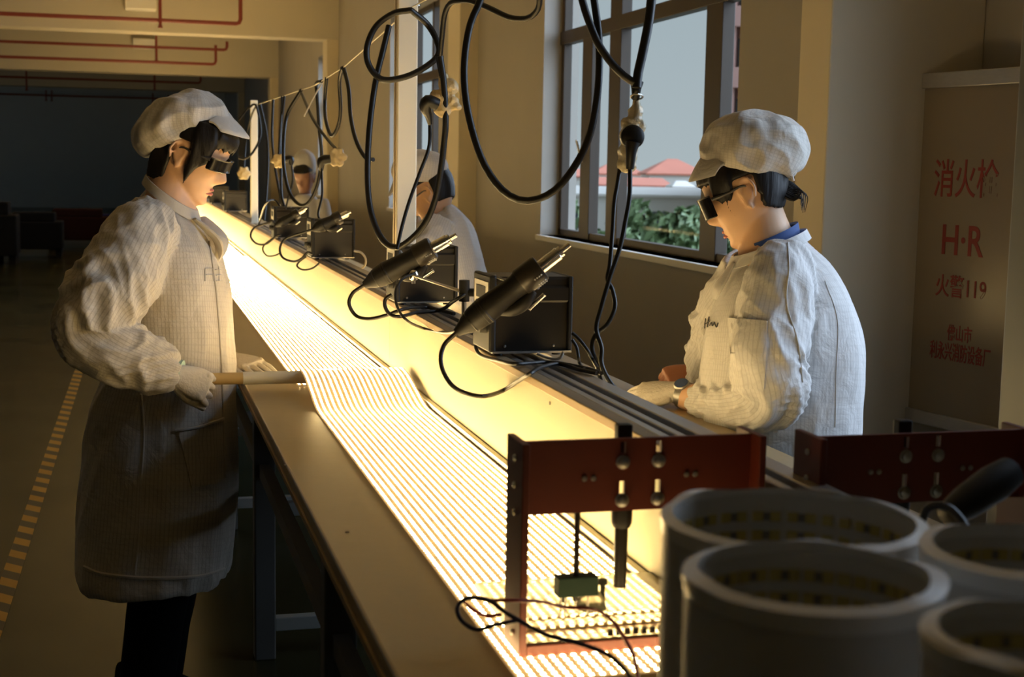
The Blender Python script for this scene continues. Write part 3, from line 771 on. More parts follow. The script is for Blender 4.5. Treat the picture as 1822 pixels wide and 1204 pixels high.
# head profile tables in the head's own frame: x forward, y left, z up, metres
Z_ = [-.118, -.113, -.106, -.098, -.088, -.080, -.072, -.064, -.055, -.045, -.030, -.012, .003, .022, .045, .070, .092, .108, .119, .125]
XF = [.052, .066, .074, .077, .074, .075, .079, .079, .078, .080, .083, .083, .084, .091, .094, .089, .074, .054, .030, .004]
XB = [.028, .012, .000, -.012, -.026, -.038, -.046, -.054, -.061, -.068, -.077, -.086, -.092, -.097, -.099, -.094, -.080, -.061, -.036, -.006]
YW = [.016, .026, .035, .042, .049, .053, .056, .059, .061, .064, .067, .070, .072, .075, .076, .073, .064, .050, .030, .004]
def head_points(nz_=74, na=72, inflate=0.0, feature=True):
    zs = np.linspace(Z_[0], Z_[-1], nz_); rings = []
    for z in zs:
        xf, xb, yw = np.interp(z, Z_, XF), np.interp(z, Z_, XB), np.interp(z, Z_, YW)
        xc = xb+(xf-xb)*.46; q = []
        for j in range(na):
            t = 2*math.pi*j/na; ct, st = math.cos(t), math.sin(t); ex = 2.25
            X = math.copysign(abs(ct)**(2/ex), ct); Y = math.copysign(abs(st)**(2/ex), st)
            x = xc+X*((xf-xc) if ct > 0 else (xc-xb)); y = Y*yw
            if feature and ct > 0:
                g = lambda u, s: math.exp(-(u/s)**2)
                nb = np.interp(z, [-.060, -.052, -.046, -.040, -.034, -.028, -.012, .004, .016], [0, .006, .015, .0255, .0305, .0295, .0185, .008, 0])
                nw = np.interp(z, [-.05, -.038, .01], [.013, .0115, .008])
                x += nb*g(y, nw)+.006*g(z+.040, .007)*g(abs(y)-.012, .006)
                x += .0065*g(z+.0665, .0042)*g(y, .017)+.0075*g(z+.0775, .0045)*g(y, .015)-.004*g(z+.072, .0022)*g(y, .020)
                x += -.009*g(z-.006, .012)*g(abs(y)-.031, .014)+.004*g(z-.005, .008)*g(abs(y)-.031, .011)
                x += .004*g(z+.035, .022)*g(abs(y)-.042, .018)+.003*g(z-.024, .008)*g(abs(y)-.026, .018)
                x += .004*g(z+.106, .010)*g(y, .016)
            v = Vector((x, y, z))
            if inflate: v += Vector((x-xc, y, (z-.02)*.6)).normalized()*inflate
            q.append(v)
        rings.append(q)
    return rings
def join(a, b_): a.add(b_.v, b_.f); return a
class Frame:
    """head frame: origin between the ears, looking along fwd (unit), tilted"""
    def __init__(s, o, fwd, up, sc=1.0):
        s.o = Vector(o); s.x = fwd.normalized(); s.z = (up-s.x*up.dot(s.x)).normalized(); s.y = s.z.cross(s.x); s.s = sc
    def __call__(s, v): return s.o+(s.x*v[0]+s.y*v[1]+s.z*v[2])*s.s
def face_frame(ear_px, depth, heading, pitch, sc=1.0, lat=.07, near=-1, rollv=0.0):
    """heading: horizontal unit vector the face points to; near: which side (+1 left) faces the camera"""
    fwd = heading*math.cos(pitch)-ZH*math.sin(pitch); up = ZH*math.cos(pitch)+heading*math.sin(pitch)
    left = up.cross(fwd); o = at(*ear_px, depth=depth)-left*(near*lat*sc)
    return Frame(o, fwd, up, sc)
def ear_mb(F_, side):
    mb = MB(); pts = []
    for k in range(19):
        a = -.55*math.pi+2*math.pi*k/19*0.86+.2
        pts.append(F_((-.010+.019*math.cos(a)*(1.0 if math.sin(a) > 0 else .75)-.004, side*(.076+.012*max(0, -math.cos(a))), -.004+.035*math.sin(a))))
    mb.tube(pts, [.0045]*19, 8)
    c = [F_((-.012, side*.071, -.004))]
    mb.ball(F_((-.013, side*.0745, -.002)), .013*F_.s, (1, .35, 1.9), 14, 10, Matrix((F_.x, F_.y, F_.z)).transposed())
    mb.ball(F_((-.006, side*.0755, -.028)), .0085*F_.s, (1, .6, 1.1), 12, 8)
    mb.ball(F_((-.001, side*.076, -.006)), .005*F_.s, (1, .7, 1.4), 10, 8)
    return mb
def head_into(mb, F_):
    mb.rings([[F_(v) for v in q] for q in head_points()])
    for s in (-1, 1):
        e = ear_mb(F_, s); mb.add(e.v, e.f)
def hair_shell(F_, keep, inflate=.009):
    """thick shell over the part of the skull where keep(v) holds"""
    rg = head_points(60, 72, inflate, False); rin = head_points(60, 72, -.006, False); mb = MB(); n = 72; idx = {}
    def vid(i, j, inner):
        key = (i, j % n, inner)
        if key not in idx:
            p = (rin if inner else rg)[i][j % n]
            p2 = p.copy()
            idx[key] = len(mb.v); mb.v.append(F_(p2))
        return idx[key]
    on = [[keep(rg[i][j]) for j in range(n)] for i in range(60)]
    cell = lambda i, j: 0 <= i < 59 and on[i][j % n] and on[i+1][j % n] and on[i][(j+1) % n] and on[i+1][(j+1) % n]
    for i in range(59):
        for j in range(n):
            if not cell(i, j): continue
            mb.f.append((vid(i, j, 0), vid(i, j+1, 0), vid(i+1, j+1, 0), vid(i+1, j, 0)))
            mb.f.append((vid(i, j, 1), vid(i+1, j, 1), vid(i+1, j+1, 1), vid(i, j+1, 1)))
            for (di, dj), (p, q) in (((-1, 0), ((i, j), (i, j+1))), ((1, 0), ((i+1, j+1), (i+1, j))), ((0, -1), ((i+1, j), (i, j))), ((0, 1), ((i, j+1), (i+1, j+1)))):
                if not cell(i+di, j+dj):
                    mb.f.append((vid(*p, 0), vid(*p, 1), vid(*q, 1), vid(*q, 0)))
    return mb
def lock(mb, F_, pts, r, samples=14):
    mb.tube([F_(p) for p in pts], r, 8, samples=samples); return mb
def hand_mb(W, fwd, nrm_, side, sc=1.0, curl=(.25, .3, .3, .35), thumb=(.5, .3), spread=.09, fat=1.0, bend=(1.0, 1.0, .7), tdrop=.0):
    """palm and five fingers. W wrist, fwd to the fingertips, nrm_ back of the hand, side = +1 when the thumb lies on fwd x nrm_ side"""
    fwd = fwd.normalized(); nrm_ = (nrm_-fwd*nrm_.dot(fwd)).normalized(); lat = fwd.cross(nrm_)*side; mb = MB()
    P = lambda f, l, u: W+(fwd*f+lat*l+nrm_*u)*sc
    secs = []
    for f, wd, th in ((-.03, .026, .021), (0, .026, .020), (.025, .034, .019), (.055, .041, .017), (.082, .040, .0135), (.092, .036, .010)):
        secs.append((P(f, -wd, 0), P(f, wd, 0), th*sc*fat))
    loft(mb, secs, 16, 24, 2.6, nrm_)
    for k, (l0, ln, r) in enumerate(((.029, .072, .0086), (.010, .080, .0088), (-.010, .074, .0085), (-.028, .058, .0076))):
        ang = spread*(1.3-k)*.9; d = (fwd*math.cos(ang)+lat*math.sin(ang)); p = P(.078, l0, 0); pts = [P(.060, l0*.93, 0), p]; rr = [r*1.02, r*1.05]; a = 0
        for seg, bk in zip((.45, .30, .25), bend):
            a += curl[k]*bk; v = d*math.cos(a)-nrm_*math.sin(a); p = p+v*ln*seg*sc; pts.append(p); rr.append(r*(1.0-.10*len(rr)*.45))
        mb.tube(pts, [q*sc*fat for q in rr], 12, samples=18); mb.ball(pts[-1], rr[-1]*sc*fat*1.0, n) if False else mb.ball(pts[-1], rr[-1]*sc*fat)
    for l0 in (.029, .010, -.010, -.028): mb.ball(P(.079, l0, .0045), .0098*sc*fat, nu=12, nv=8)
    t0 = P(.012, .022, -.004); d1 = (fwd*math.cos(thumb[0])+lat*math.sin(thumb[0])-nrm_*tdrop).normalized(); t1 = t0+d1*.042*sc
    d2 = (fwd*math.cos(thumb[1])+lat*math.sin(thumb[1])-nrm_*(tdrop*1.5)).normalized(); t2 = t1+d2*.030*sc; t3 = t2+(d2*.8+fwd*.2-nrm_*tdrop).normalized()*.024*sc
    mb.tube([t0-d1*.01*sc, t0, t1, t2, t3], [.012*sc*fat, .013*sc*fat, .0105*sc*fat, .0095*sc*fat, .008*sc*fat], 12, samples=16); mb.ball(t3, .008*sc*fat)
    return mb
def glasses(F_, parent, lo=-.012, hi=.017, off_=.012):
    """wrap-round dark safety glasses"""
    mb = MB()
    def band(z0, z1, off, a0, a1, n=26, th=.003):
        ro = []; 
        for k in range(n+1):
            a = a0+(a1-a0)*k/n; sgn = math.copysign(1, a)
            x = .0885-.038*(abs(a)**2.4)+off; y = .079*math.sin(min(1, abs(a))*math.pi/2)*sgn
            dipz = .008*math.exp(-(a/.14)**2)
            q = [(x, y, z0+dipz), (x+th, y*1.02, z0+dipz), (x+th+.002, y*1.02, z1), (x+.002, y, z1)]
            ro.append([F_(p) for p in q])
        return ro
    mb.rings(band(lo, hi, off_, -1, 1)); 
    obj('lenses', mb, 'dark_lens', parent, smooth=True)
    fr = MB(); fr.rings(band(hi-.003, hi+.002, off_+.001, -1, 1, th=.0032)); fr.rings(band(lo-.0015, lo+.0005, off_+.001, -1, 1, th=.002))
    for s in (-1, 1):
        fr.tube([F_((.068, s*.081, .012)), F_((.03, s*.080, .012)), F_((-.005, s*.0775, .016)), F_((-.020, s*.074, .006))], [.0045, .0035, .003, .0025], 8, samples=14)
    obj('frame', fr, 'lens_frame', parent)

# ------------------------------------------------------------------ woman on the left
DL = 3.72
foot = at(300, 690, depth=DL); foot.z = 0
wl = thing('person', foot, 'woman on the left in white coat and peaked cap, gripping the white tube', 'person')
P = lambda x, y, d=DL: at(x, y, depth=d)
FL = face_frame((327, 274), DL-.07, UH, math.radians(20), 1.04, .07, -1)
# body: head, neck, trunk, arms, legs in one surface
mb = MB(); head_into(mb, FL)
limb_px(mb, [(318, 258, DL, 34), (312, 300, DL, 36), (305, 335, DL, 40), (298, 370, DL, 52)], 28, 16)
loft(mb, [(P(262, 380), P(350, 400), .10), (P(235, 440), P(375, 470), .165), (P(232, 540), P(380, 540), .15), (P(215, 680), P(375, 680), .16), (P(205, 800), P(375, 800), .17), (P(215, 880), P(365, 880), .14)], 24, 40)
limb_px(mb, [(262, 402, 3.56, 42), (215, 490, 3.47, 40), (165, 575, 3.43, 34), (225, 630, 3.44, 30), (300, 664, 3.49, 22), (325, 667, 3.50, 20)], 24, 30)
limb_px(mb, [(330, 420, 3.90, 40), (345, 520, 3.95, 38), (360, 600, 3.97, 32), (395, 637, 3.97, 20), (425, 642, 3.97, 12)], 24, 24)
for dz, x0 in ((-.085, 0), (.085, 12)):
    limb_px(mb, [(292+x0, 860, DL+dz, 58), (288+x0, 1000, DL+dz, 50), (272+x0, 1120, DL+dz, 43), (258+x0, 1210, DL+dz, 40), (248+x0, 1310, DL+dz, 27), (245+x0, 1355, DL+dz, 24)], 24, 28)
    mb.tube([P(238+x0, 1352, DL+dz), P(262+x0, 1362, DL+dz), P(300+x0, 1368, DL+dz), P(325+x0, 1370, DL+dz)], [.035, .04, .035, .022], 16, samples=12)
fused('body', mb, .0042, 'skin', wl, 2)
lp = MB()
for zc, r in ((-.0665, .0040), (-.0775, .0046)):
    pts = [FL((.0835-.010*abs(k/6)**1.8, .019*k/6, zc+.001*(1-abs(k/6)))) for k in range(-6, 7)]
    lp.tube(pts, [r*(1.02-.75*abs(k/6)**2) for k in range(-6, 7)], 8)
obj('lips', lp, 'lips', wl)
hr = hair_shell(FL, lambda v: v.z > .052 or (-.034 > v.x and v.z > -.062+.25*(v.x+.09)) or (v.x < .04 and v.z > .034), .010)
lk = MB()
for s in (-1, 1):
    for k in range(8):
        x = .022+.0050*k; e_ = abs(k-2)
        lock(lk, FL, [(x-.006, s*(.070-.0008*k), .090), (x, s*(.080-.0014*k), .045), (x+.003-.0008*k, s*(.0785-.0013*k), .004), (x-.004-.0018*k, s*(.0735-.0010*k), -.036+.005*e_), (x-.006-.0022*k, s*(.0695-.0005*k), -.074+.011*e_)], [.012, .0125, .0105, .0075, .0012])
for k in range(-9, 10):
    y = k*.0068; q = abs(k)/9
    lock(lk, FL, [(.052, y*.9, .098), (.092-.022*q**2, y, .078), (.1005-.030*q**2, y*1.05, .056), (.1000-.033*q**2, y*1.09+.002*(k % 3), .030+.005*(k % 3))], [.010, .0105, .0075, .001])
for s in (-1, 1):
    for k in range(5): lock(lk, FL, [(-.036-.009*k, s*.068, -.005), (-.038-.009*k, s*(.062-.002*k), -.050), (-.034-.010*k, s*(.052-.002*k), -.088)], [.009, .008, .003])
join(hr, lk); fused('hair', hr, .0034, 'hair', wl, 3)
glasses(FL, thing('dark_glasses', FL((.09, 0, 0)), 'dark wrap-round safety glasses worn by the woman on the left', 'glasses'))
# trousers
mb = MB()
for dz, x0 in ((-.085, 0), (.085, 12)):
    limb_px(mb, [(292+x0, 880, DL+dz, 62), (290+x0, 1000, DL+dz, 55), (275+x0, 1110, DL+dz, 50), (262+x0, 1210, DL+dz, 47), (250+x0, 1300, DL+dz, 38), (246+x0, 1338, DL+dz, 36)], 28, 28, folds(3, .03, .03))
obj('trousers', mb, 'trousers', wl)
mb = MB()
for dz, x0 in ((-.085, 0), (.085, 12)):
    a = P(246+x0, 1350, DL+dz); gz = a.z
    f0 = Vector((a.x, a.y, 0))
    loft(mb, [(f0+UH*-.07+ZH*.0, f0+UH*-.07+ZH*.09, .030), (f0+UH*-.02, f0+UH*-.02+ZH*.105, .038), (f0+UH*.05, f0+UH*.05+ZH*.075, .042), (f0+UH*.11, f0+UH*.11+ZH*.05, .045), (f0+UH*.165, f0+UH*.165+ZH*.028, .028)], 16, 24, 2.6)
obj('shoes', mb, 'trousers', wl)
# coat: body of the coat and both sleeves as one garment
mb = MB()
loft(mb, [(P(272, 330), P(338, 376), .058), (P(258, 345), P(352, 394), .085), (P(240, 367), P(368, 420), .14), (P(226, 398), P(386, 455), .185), (P(214, 450), P(399, 505), .20), (P(208, 520), P(406, 555), .195), (P(204, 600), P(411, 615), .19),
          (P(186, 665), P(413, 665), .19), (P(168, 720), P(414, 720), .20), (P(160, 800), P(417, 800), .21), (P(152, 870), P(420, 870), .215), (P(147, 940), P(417, 940), .22), (P(143, 1000), P(411, 998), .225), (P(150, 1020), P(406, 1018), .225), (P(152, 1026), P(404, 1024), .22)],
     90, 96, 2.3, None, folds(5, .030, .012))
limb_px(mb, [(272, 392, 3.60, 52), (242, 432, 3.52, 64), (212, 490, 3.46, 72), (178, 548, 3.42, 72), (160, 590, 3.41, 64), (200, 622, 3.42, 60), (252, 643, 3.45, 52), (296, 660, 3.48, 40), (313, 664, 3.49, 30)], 48, 80, sleeve_folds(2, .085))
limb_px(mb, [(322, 420, 3.86, 52), (340, 500, 3.93, 60), (352, 580, 3.96, 58), (376, 628, 3.97, 42), (395, 637, 3.97, 32)], 40, 50, sleeve_folds(7, .06))
def ridge(x): return 1-min(1, abs(x)*2.4)
def coat_wr(seed, amp):
    """creases: long drapes on the body, rings of folds round the sleeves, deepest at the elbow and above the cuff"""
    def f(p, n_, c):
        a, ax, part, R_, tot = c; k = ax/max(tot, .01); ca, sa = math.cos(a), math.sin(a)
        if part == 0:
            dr = ridge(nz(ca*2.6+seed, sa*2.6, ax*1.5))*(.25+.75*k)+.8*ridge(nz(ca*1.6+ax*3.2, sa*1.6-ax*2, ax*2.5+seed))
            return amp*(dr-.55)+amp*.35*nz(p.x*17, p.y*17, p.z*13+seed)
        e = math.exp(-((k-.52)/.17)**2)+.9*math.exp(-((k-.86)/.13)**2)+.35*math.exp(-((k-.12)/.12)**2)
        rg = ridge(nz(ax*13+ca*1.1+seed, sa*1.3, ca*1.2))+.7*ridge(nz(ax*22-sa*1.8, ca*1.5+seed, sa*1.2))
        return amp*((.35+1.7*e)*(rg-.75))+amp*.3*nz(p.x*15+seed, p.y*15, p.z*15)
    return f
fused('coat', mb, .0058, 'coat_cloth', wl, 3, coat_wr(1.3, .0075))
# collar, placket, pocket, hem band, name mark
mb = MB(); secs = []
for k in range(25):
    t = 2*math.pi*k/24
    a, b_ = P(266, 324), P(346, 382); c = (a+b_)/2; d = (b_-a)/2
    secs.append(c+d*math.cos(t)*1.05+WH*.070*math.sin(t))
for off, dz in ((0, .0),):
    rings = [[p+(p-(P(266, 324)+P(346, 382))/2).normalized()*.006+ZH*.016, p+(p-(P(266, 324)+P(346, 382))/2).normalized()*.018-ZH*.012, p+(p-(P(266, 324)+P(346, 382))/2).normalized()*.010-ZH*.012, p+ZH*.016] for p in secs[:-1]]
    k = len(rings); vs = [p for q in rings for p in q]; fs = [(i*4+j, i*4+(j+1) % 4, ((i+1) % k)*4+(j+1) % 4, ((i+1) % k)*4+j) for i in range(k) for j in range(4)]
    mb.add(vs, fs)
lapel = [(P(350, 388), .012), (P(364, 402), .022), (P(384, 424), .026), (P(388, 446), .016), (P(378, 470), .004)]
for sd_ in (-1, 1):
    mb.tube([p+WH*(.05*sd_)*(1-.3*i)+UH*.006 for i, (p, r) in enumerate(lapel)], [r for p, r in lapel], 10, samples=14, flat=.35)
obj('collar', mb, 'coat_cloth', wl)
def on_side(px, py, front, d0=3.45, tgt=None):
    """nearest surface of the given object along the view ray"""
    o = CAM; d = (at(px, py, depth=1)-CAM).normalized()
    dg = bpy.context.evaluated_depsgraph_get()
    loc = orgof(front); r = front.ray_cast(o-loc, d)
    return (r[1]+loc, r[2]) if r[0] else (at(px, py, depth=d0), -d)
bpy.context.view_layer.update()
coatL = [c for c in wl.children if c.name.startswith('coat')][0]
def seam(name, pts, r, mat, parent, on, lift=.002, samples=30, label=None):
    A = catmull(pts, samples); q = []
    for x, y in A:
        p, n_ = on_side(x, y, on); q.append(p+n_*lift)
    return obj(name, MB().tube(q, r, 6), mat, parent, label=label)
def patch(name, corners, mat, parent, on, lift=.004, n=8):
    """cloth patch lying on a garment: corners in picture order"""
    c = [np.array(k, float) for k in corners]; mb = MB(); top = []; bot = []
    for i in range(n+1):
        for j in range(n+1):
            u, v = i/n, j/n; x, y = (c[0]*(1-u)+c[1]*u)*(1-v)+(c[3]*(1-u)+c[2]*u)*v
            p, nn = on_side(x, y, on); top.append(p+nn*lift); bot.append(p-nn*.004)
    m_ = (n+1)**2; fs = []
    for i in range(n):
        for j in range(n):
            a = i*(n+1)+j; fs.append((a, a+1, a+n+2, a+n+1)); fs.append((m_+a, m_+a+n+1, m_+a+n+2, m_+a+1))
    for i in range(n):
        for a, b_ in ((i, i+1), (n*(n+1)+i, n*(n+1)+i+1), (i*(n+1), (i+1)*(n+1)), (i*(n+1)+n, (i+1)*(n+1)+n)): fs.append((a, b_, m_+b_, m_+a))
    o = obj(name, mb.add(top+bot, fs), mat, parent); src = on.data.attributes['cloth'].data
    kd = KDTree(len(on.data.vertices))
    for i, v in enumerate(on.data.vertices): kd.insert(v.co, i)
    kd.balance(); at_ = o.data.attributes.new('cloth', 'FLOAT_VECTOR', 'POINT'); sh = orgof(parent)-orgof(on)
    for i, v in enumerate(o.data.vertices): at_.data[i].vector = src[kd.find(v.co+sh)[1]].vector
    return o
patch('pocket', [(316, 762), (392, 745), (394, 858), (340, 868)], 'coat_cloth', wl, coatL, .005)
seam('pocket_hem', [(312, 766), (350, 760), (394, 745)], .004, 'coat_cloth', wl, coatL, .006)
seam('side_seam', [(252, 700), (256, 780), (250, 870), (246, 960), (240, 1022)], .0028, 'coat_cloth', wl, coatL, .001)
seam('hem_band', [(150, 1008), (180, 1020), (240, 1027), (300, 1028), (360, 1024), (398, 1012)], .005, 'coat_cloth', wl, coatL, .001)
seam('placket', [(372, 430), (384, 520), (392, 620), (396, 720), (400, 850)], .003, 'coat_cloth', wl, coatL, .001)
nm_ = []
for pts in (((364, 478), (364, 500)), ((364, 478), (378, 478)), ((378, 478), (379, 500)), ((366, 489), (378, 489)), ((383, 480), (392, 480)), ((388, 474), (389, 500)), ((384, 490), (394, 490)), ((384, 500), (394, 500))):
    A = catmull(pts, 6); nm_.append([on_side(x, y, coatL)[0]+on_side(x, y, coatL)[1]*.002 for x, y in A])
mk = MB()
for q in nm_: mk.tube(q, .0011, 5)
obj('chest_mark', mk, 'label_grey', wl)
# cap
def capmat(): return 'cap_cloth'
def cap_folds(seed, amp=.05):
    def f(k, t):
        c, s = math.cos(t), math.sin(t); b_ = math.sin(min(1, max(0, k))*math.pi)**.7
        return amp*b_*(nz(c*2.3+seed, s*2.3, k*2.5)*1.0+.8*nz(c*5, s*5+seed, k*1.5))
    return f
mb = MB()
loft(mb, [(P(272, 268), P(398, 212), .078), (P(262, 279), P(404, 217), .083), (P(248, 272), P(410, 214), .092), (P(235, 248), P(410, 205), .104), (P(243, 222), P(402, 193), .108), (P(268, 192), P(386, 177), .098), (P(304, 171), P(368, 166), .062), (P(334, 162), P(352, 162), .022), (P(342, 160), P(347, 160), .004)],
     50, 72, 2.15, None, cap_folds(4, .07))
cp = thing('work_cap', P(335, 160), 'white cloth cap with a stiff peak worn by the woman on the left', 'cap')
fused('crown', mb, .004, 'cap_cloth', cp, 2, lambda p, n_: (.0065*min(1, max(.15, (p.z-1.42)/.06)))*(ridge(nz(p.x*9+p.z*5, p.y*9, p.z*15-p.x*7))-.6)+.003+.002*nz(p.x*30, p.y*30, p.z*40))
def brim(parent, roots, tips, mat='cap_cloth', th=.0025):
    """curved peak: matching lists of root and tip points"""
    mb = MB(); n = len(roots); top = []; bot = []
    for i in range(n):
        for k in range(6):
            p = roots[i].lerp(tips[i], k/5)+ZH*.006*math.sin(math.pi*k/5)
            top.append(p+ZH*th); bot.append(p-ZH*th)
    m_ = n*6; fs = []
    for i in range(n-1):
        for k in range(5):
            a = i*6+k; fs.append((a, a+1, a+7, a+6)); fs.append((m_+a, m_+a+6, m_+a+7, m_+a+1))
    for i in range(n-1): fs += [(i*6, (i+1)*6, m_+(i+1)*6, m_+i*6), (i*6+5, (i+1)*6+5, m_+(i+1)*6+5, m_+i*6+5)]
    for k in range(5): fs += [(k, k+1, m_+k+1, m_+k), ((n-1)*6+k, (n-1)*6+k+1, m_+(n-1)*6+k+1, m_+(n-1)*6+k)]
    return obj('brim', mb.add(top+bot, fs), mat, parent)
roots, tips = [], []
for k in range(-8, 9):
    s = k/8; c_ = math.cos(s*1.35)
    roots.append(P(378, 222).lerp(P(403, 203), c_)+WH*.080*math.sin(s*1.35)/math.sin(1.35))
    tips.append(P(388, 229).lerp(P(443, 246), c_**.8)+WH*.084*math.sin(s*1.35)/math.sin(1.35))
brim(cp, roots, tips)
# near gloved hand closed round the tube
Wr = P(312, 664, 3.495); fwd = (P(352, 672, 3.515)-Wr)
g = MB()
hand = hand_mb(Wr-WH*.012, UH*.82-ZH*.36+WH*.10, -WH*.86+ZH*.42, 1, 1.0, (.95, 1.0, 1.05, 1.1), (.50, .05), .16, 1.06, (.9, 1.35, 1.0), .25)
fused('glove', hand, .0023, 'glove_cloth', wl, 1)
cf = MB().tube([Wr-UH*.012+ZH*.004, Wr+UH*.016], [.0315, .0335], 24)
obj('glove_cuff', cf, 'glove_cuff', wl)
# far gloved hand lying on the table beyond the tube
Wr2 = at(418, 641, depth=3.97)
tip2 = at(492, 660, z=ZT+.014)
hand = hand_mb(Wr2, tip2-Wr2-ZH*.0, ZH*.92-WH*.25, 1, 1.0, (.12, .16, .22, .28), (.60, .25), .16, 1.04)
fused('glove', hand, .0023, 'glove_cloth', wl, 1)

# ------------------------------------------------------------------ woman on the right
DR = 3.35
foot = at(1390, 690, depth=DR); foot.z = 0
wr = thing('person', foot, 'woman on the right in white coat and cap, standing between bench and pillar', 'person')
P = lambda x, y, d=DR: at(x, y, depth=d)
hd = (-UH*.95+WH*.30).normalized()
FR = face_frame((1321, 344), DR-.06, hd, math.radians(23), 1.03, .07, 1)
mb = MB(); head_into(mb, FR)
limb_px(mb, [(1340, 330, DR, 38), (1352, 375, DR, 40), (1362, 415, DR, 46), (1370, 455, DR, 60)], 28, 16)
loft(mb, [(P(1318, 460), P(1425, 440), .11), (P(1285, 540), P(1480, 520), .17), (P(1275, 640), P(1500, 640), .16), (P(1270, 760), P(1500, 760), .165), (P(1275, 900), P(1500, 900), .17), (P(1290, 990), P(1480, 990), .15)], 24, 40)
limb_px(mb, [(1385, 490, 3.20, 48), (1372, 560, 3.16, 46), (1368, 650, 3.14, 42), (1368, 708, 3.15, 38), (1300, 712, 3.28, 33), (1235, 708, 3.42, 26), (1212, 703, 3.45, 22)], 24, 30)
limb_px(mb, [(1330, 490, 3.52, 44), (1290, 570, 3.62, 42), (1268, 640, 3.68, 36), (1250, 662, 3.72, 30), (1236, 664, 3.74, 22)], 24, 24)
for dz in (-.085, .085):
    limb_px(mb, [(1390, 960, DR+dz, 66), (1388, 1150, DR+dz, 54), (1390, 1330, DR+dz, 44), (1392, 1420, DR+dz, 27)], 24, 24)
    f0 = P(1392, 1420, DR+dz); f0.z = .04; mb.tube([f0+UH*.05, f0, f0-UH*.08, f0-UH*.16], [.035, .042, .036, .02], 16, samples=12)
fused('body', mb, .0042, 'skin', wr, 2)
lp = MB()
for zc, r in ((-.0665, .0040), (-.0775, .0046)):
    pts = [FR((.0835-.010*abs(k/6)**1.8, .019*k/6, zc+.001*(1-abs(k/6)))) for k in range(-6, 7)]
    lp.tube(pts, [r*(1.02-.75*abs(k/6)**2) for k in range(-6, 7)], 8)
obj('lips', lp, 'lips', wr)
hr = hair_shell(FR, lambda v: v.z > .050 or (v.x < .030 and v.z > .034) or (v.x < -.034 and v.z > -.046+.55*(v.x+.03)), .010)
lk = MB()
for s in (-1, 1):
    for k in range(7):
        x = .012+.0062*k; lock(lk, FR, [(x-.004, s*.070, .085), (x+.004, s*(.079-.0016*k), .050), (x+.009, s*(.0785-.0018*k), .026-.002*k), (x+.007, s*(.073-.001*k), .002-.007*(k % 3))], [.011, .011, .008, .001])
    lock(lk, FR, [(.033, s*.075, .02), (.040, s*.0755, -.02), (.030, s*.0715, -.05)], [.0026, .0020, .0006])
for k in range(-8, 9):
    y = k*.0075; q = abs(k)/8
    lock(lk, FR, [(.050, y*.9, .072), (.080-.022*q**2, y, .066), (.0915-.030*q**2, y*1.05, .054), (.0925-.033*q**2, y*1.09, .040+.004*(k % 3))], [.008, .009, .006, .001])
join(hr, lk); fused('hair', hr, .0034, 'hair', wr, 3)
lk = MB()
for k in range(12):
    a = -.5+k/11; lock(lk, FR, [(-.070, .03*a, .004-.003*k), (-.098, .04*a, -.012-.004*k), (-.112-.004*(k % 4), .06*a, -.038-.006*(k % 5)), (-.106, .08*a, -.072-.006*(k % 4))], [.006, .0030, .0014, .0004])
obj('hair_wisps', lk, 'hair', wr)
glasses(FR, thing('dark_glasses', FR((.09, 0, 0)), 'dark wrap-round safety glasses worn by the woman on the right', 'glasses'), -.027, .021, .018)
# blue shirt collar
mb = MB(); a, b_ = P(1320, 446), P(1416, 404); c = (a+b_)/2
rings = []
for k in range(28):
    t = 2*math.pi*k/28; p = c+(b_-a)/2*math.cos(t)+WH*.066*math.sin(t); o_ = (p-c).normalized()
    rings.append([p+o_*.004+ZH*.012, p+o_*.014-ZH*.03, p-o_*.002-ZH*.05, p-o_*.004+ZH*.010])
k = len(rings); vs = [p for q in rings for p in q]; fs = [(i*4+j, i*4+(j+1) % 4, ((i+1) % k)*4+(j+1) % 4, ((i+1) % k)*4+j) for i in range(k) for j in range(4)]
obj('shirt_collar', mb.add(vs, fs), 'blue_cloth', wr)
mb = MB()
loft(mb, [(P(1316, 462), P(1424, 420), .068), (P(1306, 474), P(1440, 434), .095), (P(1290, 505), P(1474, 470), .15), (P(1272, 550), P(1504, 522), .19), (P(1256, 605), P(1528, 600), .20), (P(1247, 660), P(1531, 660), .20), (P(1242, 720), P(1528, 720), .195),
          (P(1246, 780), P(1524, 780), .195), (P(1248, 860), P(1530, 860), .20), (P(1245, 980), P(1540, 980), .21), (P(1243, 1090), P(1545, 1090), .215), (P(1250, 1100), P(1540, 1100), .21)],
     80, 96, 2.3, None, folds(12, .026, .010))
limb_px(mb, [(1396, 462, 3.26, 50), (1386, 510, 3.19, 62), (1374, 575, 3.16, 68), (1366, 645, 3.13, 68), (1372, 700, 3.14, 58), (1330, 716, 3.22, 50), (1280, 714, 3.32, 42), (1250, 712, 3.39, 33), (1240, 711, 3.41, 27)], 48, 80, sleeve_folds(21, .07))
limb_px(mb, [(1340, 480, 3.46, 54), (1300, 560, 3.58, 62), (1275, 630, 3.66, 54), (1258, 660, 3.71, 44), (1248, 663, 3.73, 38)], 40, 50, sleeve_folds(17, .05))
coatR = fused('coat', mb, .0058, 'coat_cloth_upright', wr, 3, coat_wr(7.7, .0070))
bpy.context.view_layer.update()
mb = MB(); a, b_ = P(1304, 462), P(1432, 414); c = (a+b_)/2; rings = []
for k in range(30):
    t = 2*math.pi*k/30; p = c+(b_-a)/2*math.cos(t)*1.0+WH*.078*math.sin(t); o_ = (p-c).normalized()
    rings.append([p+o_*.003+ZH*.010, p+o_*.016-ZH*.016, p+o_*.006-ZH*.02, p-o_*.002+ZH*.008])
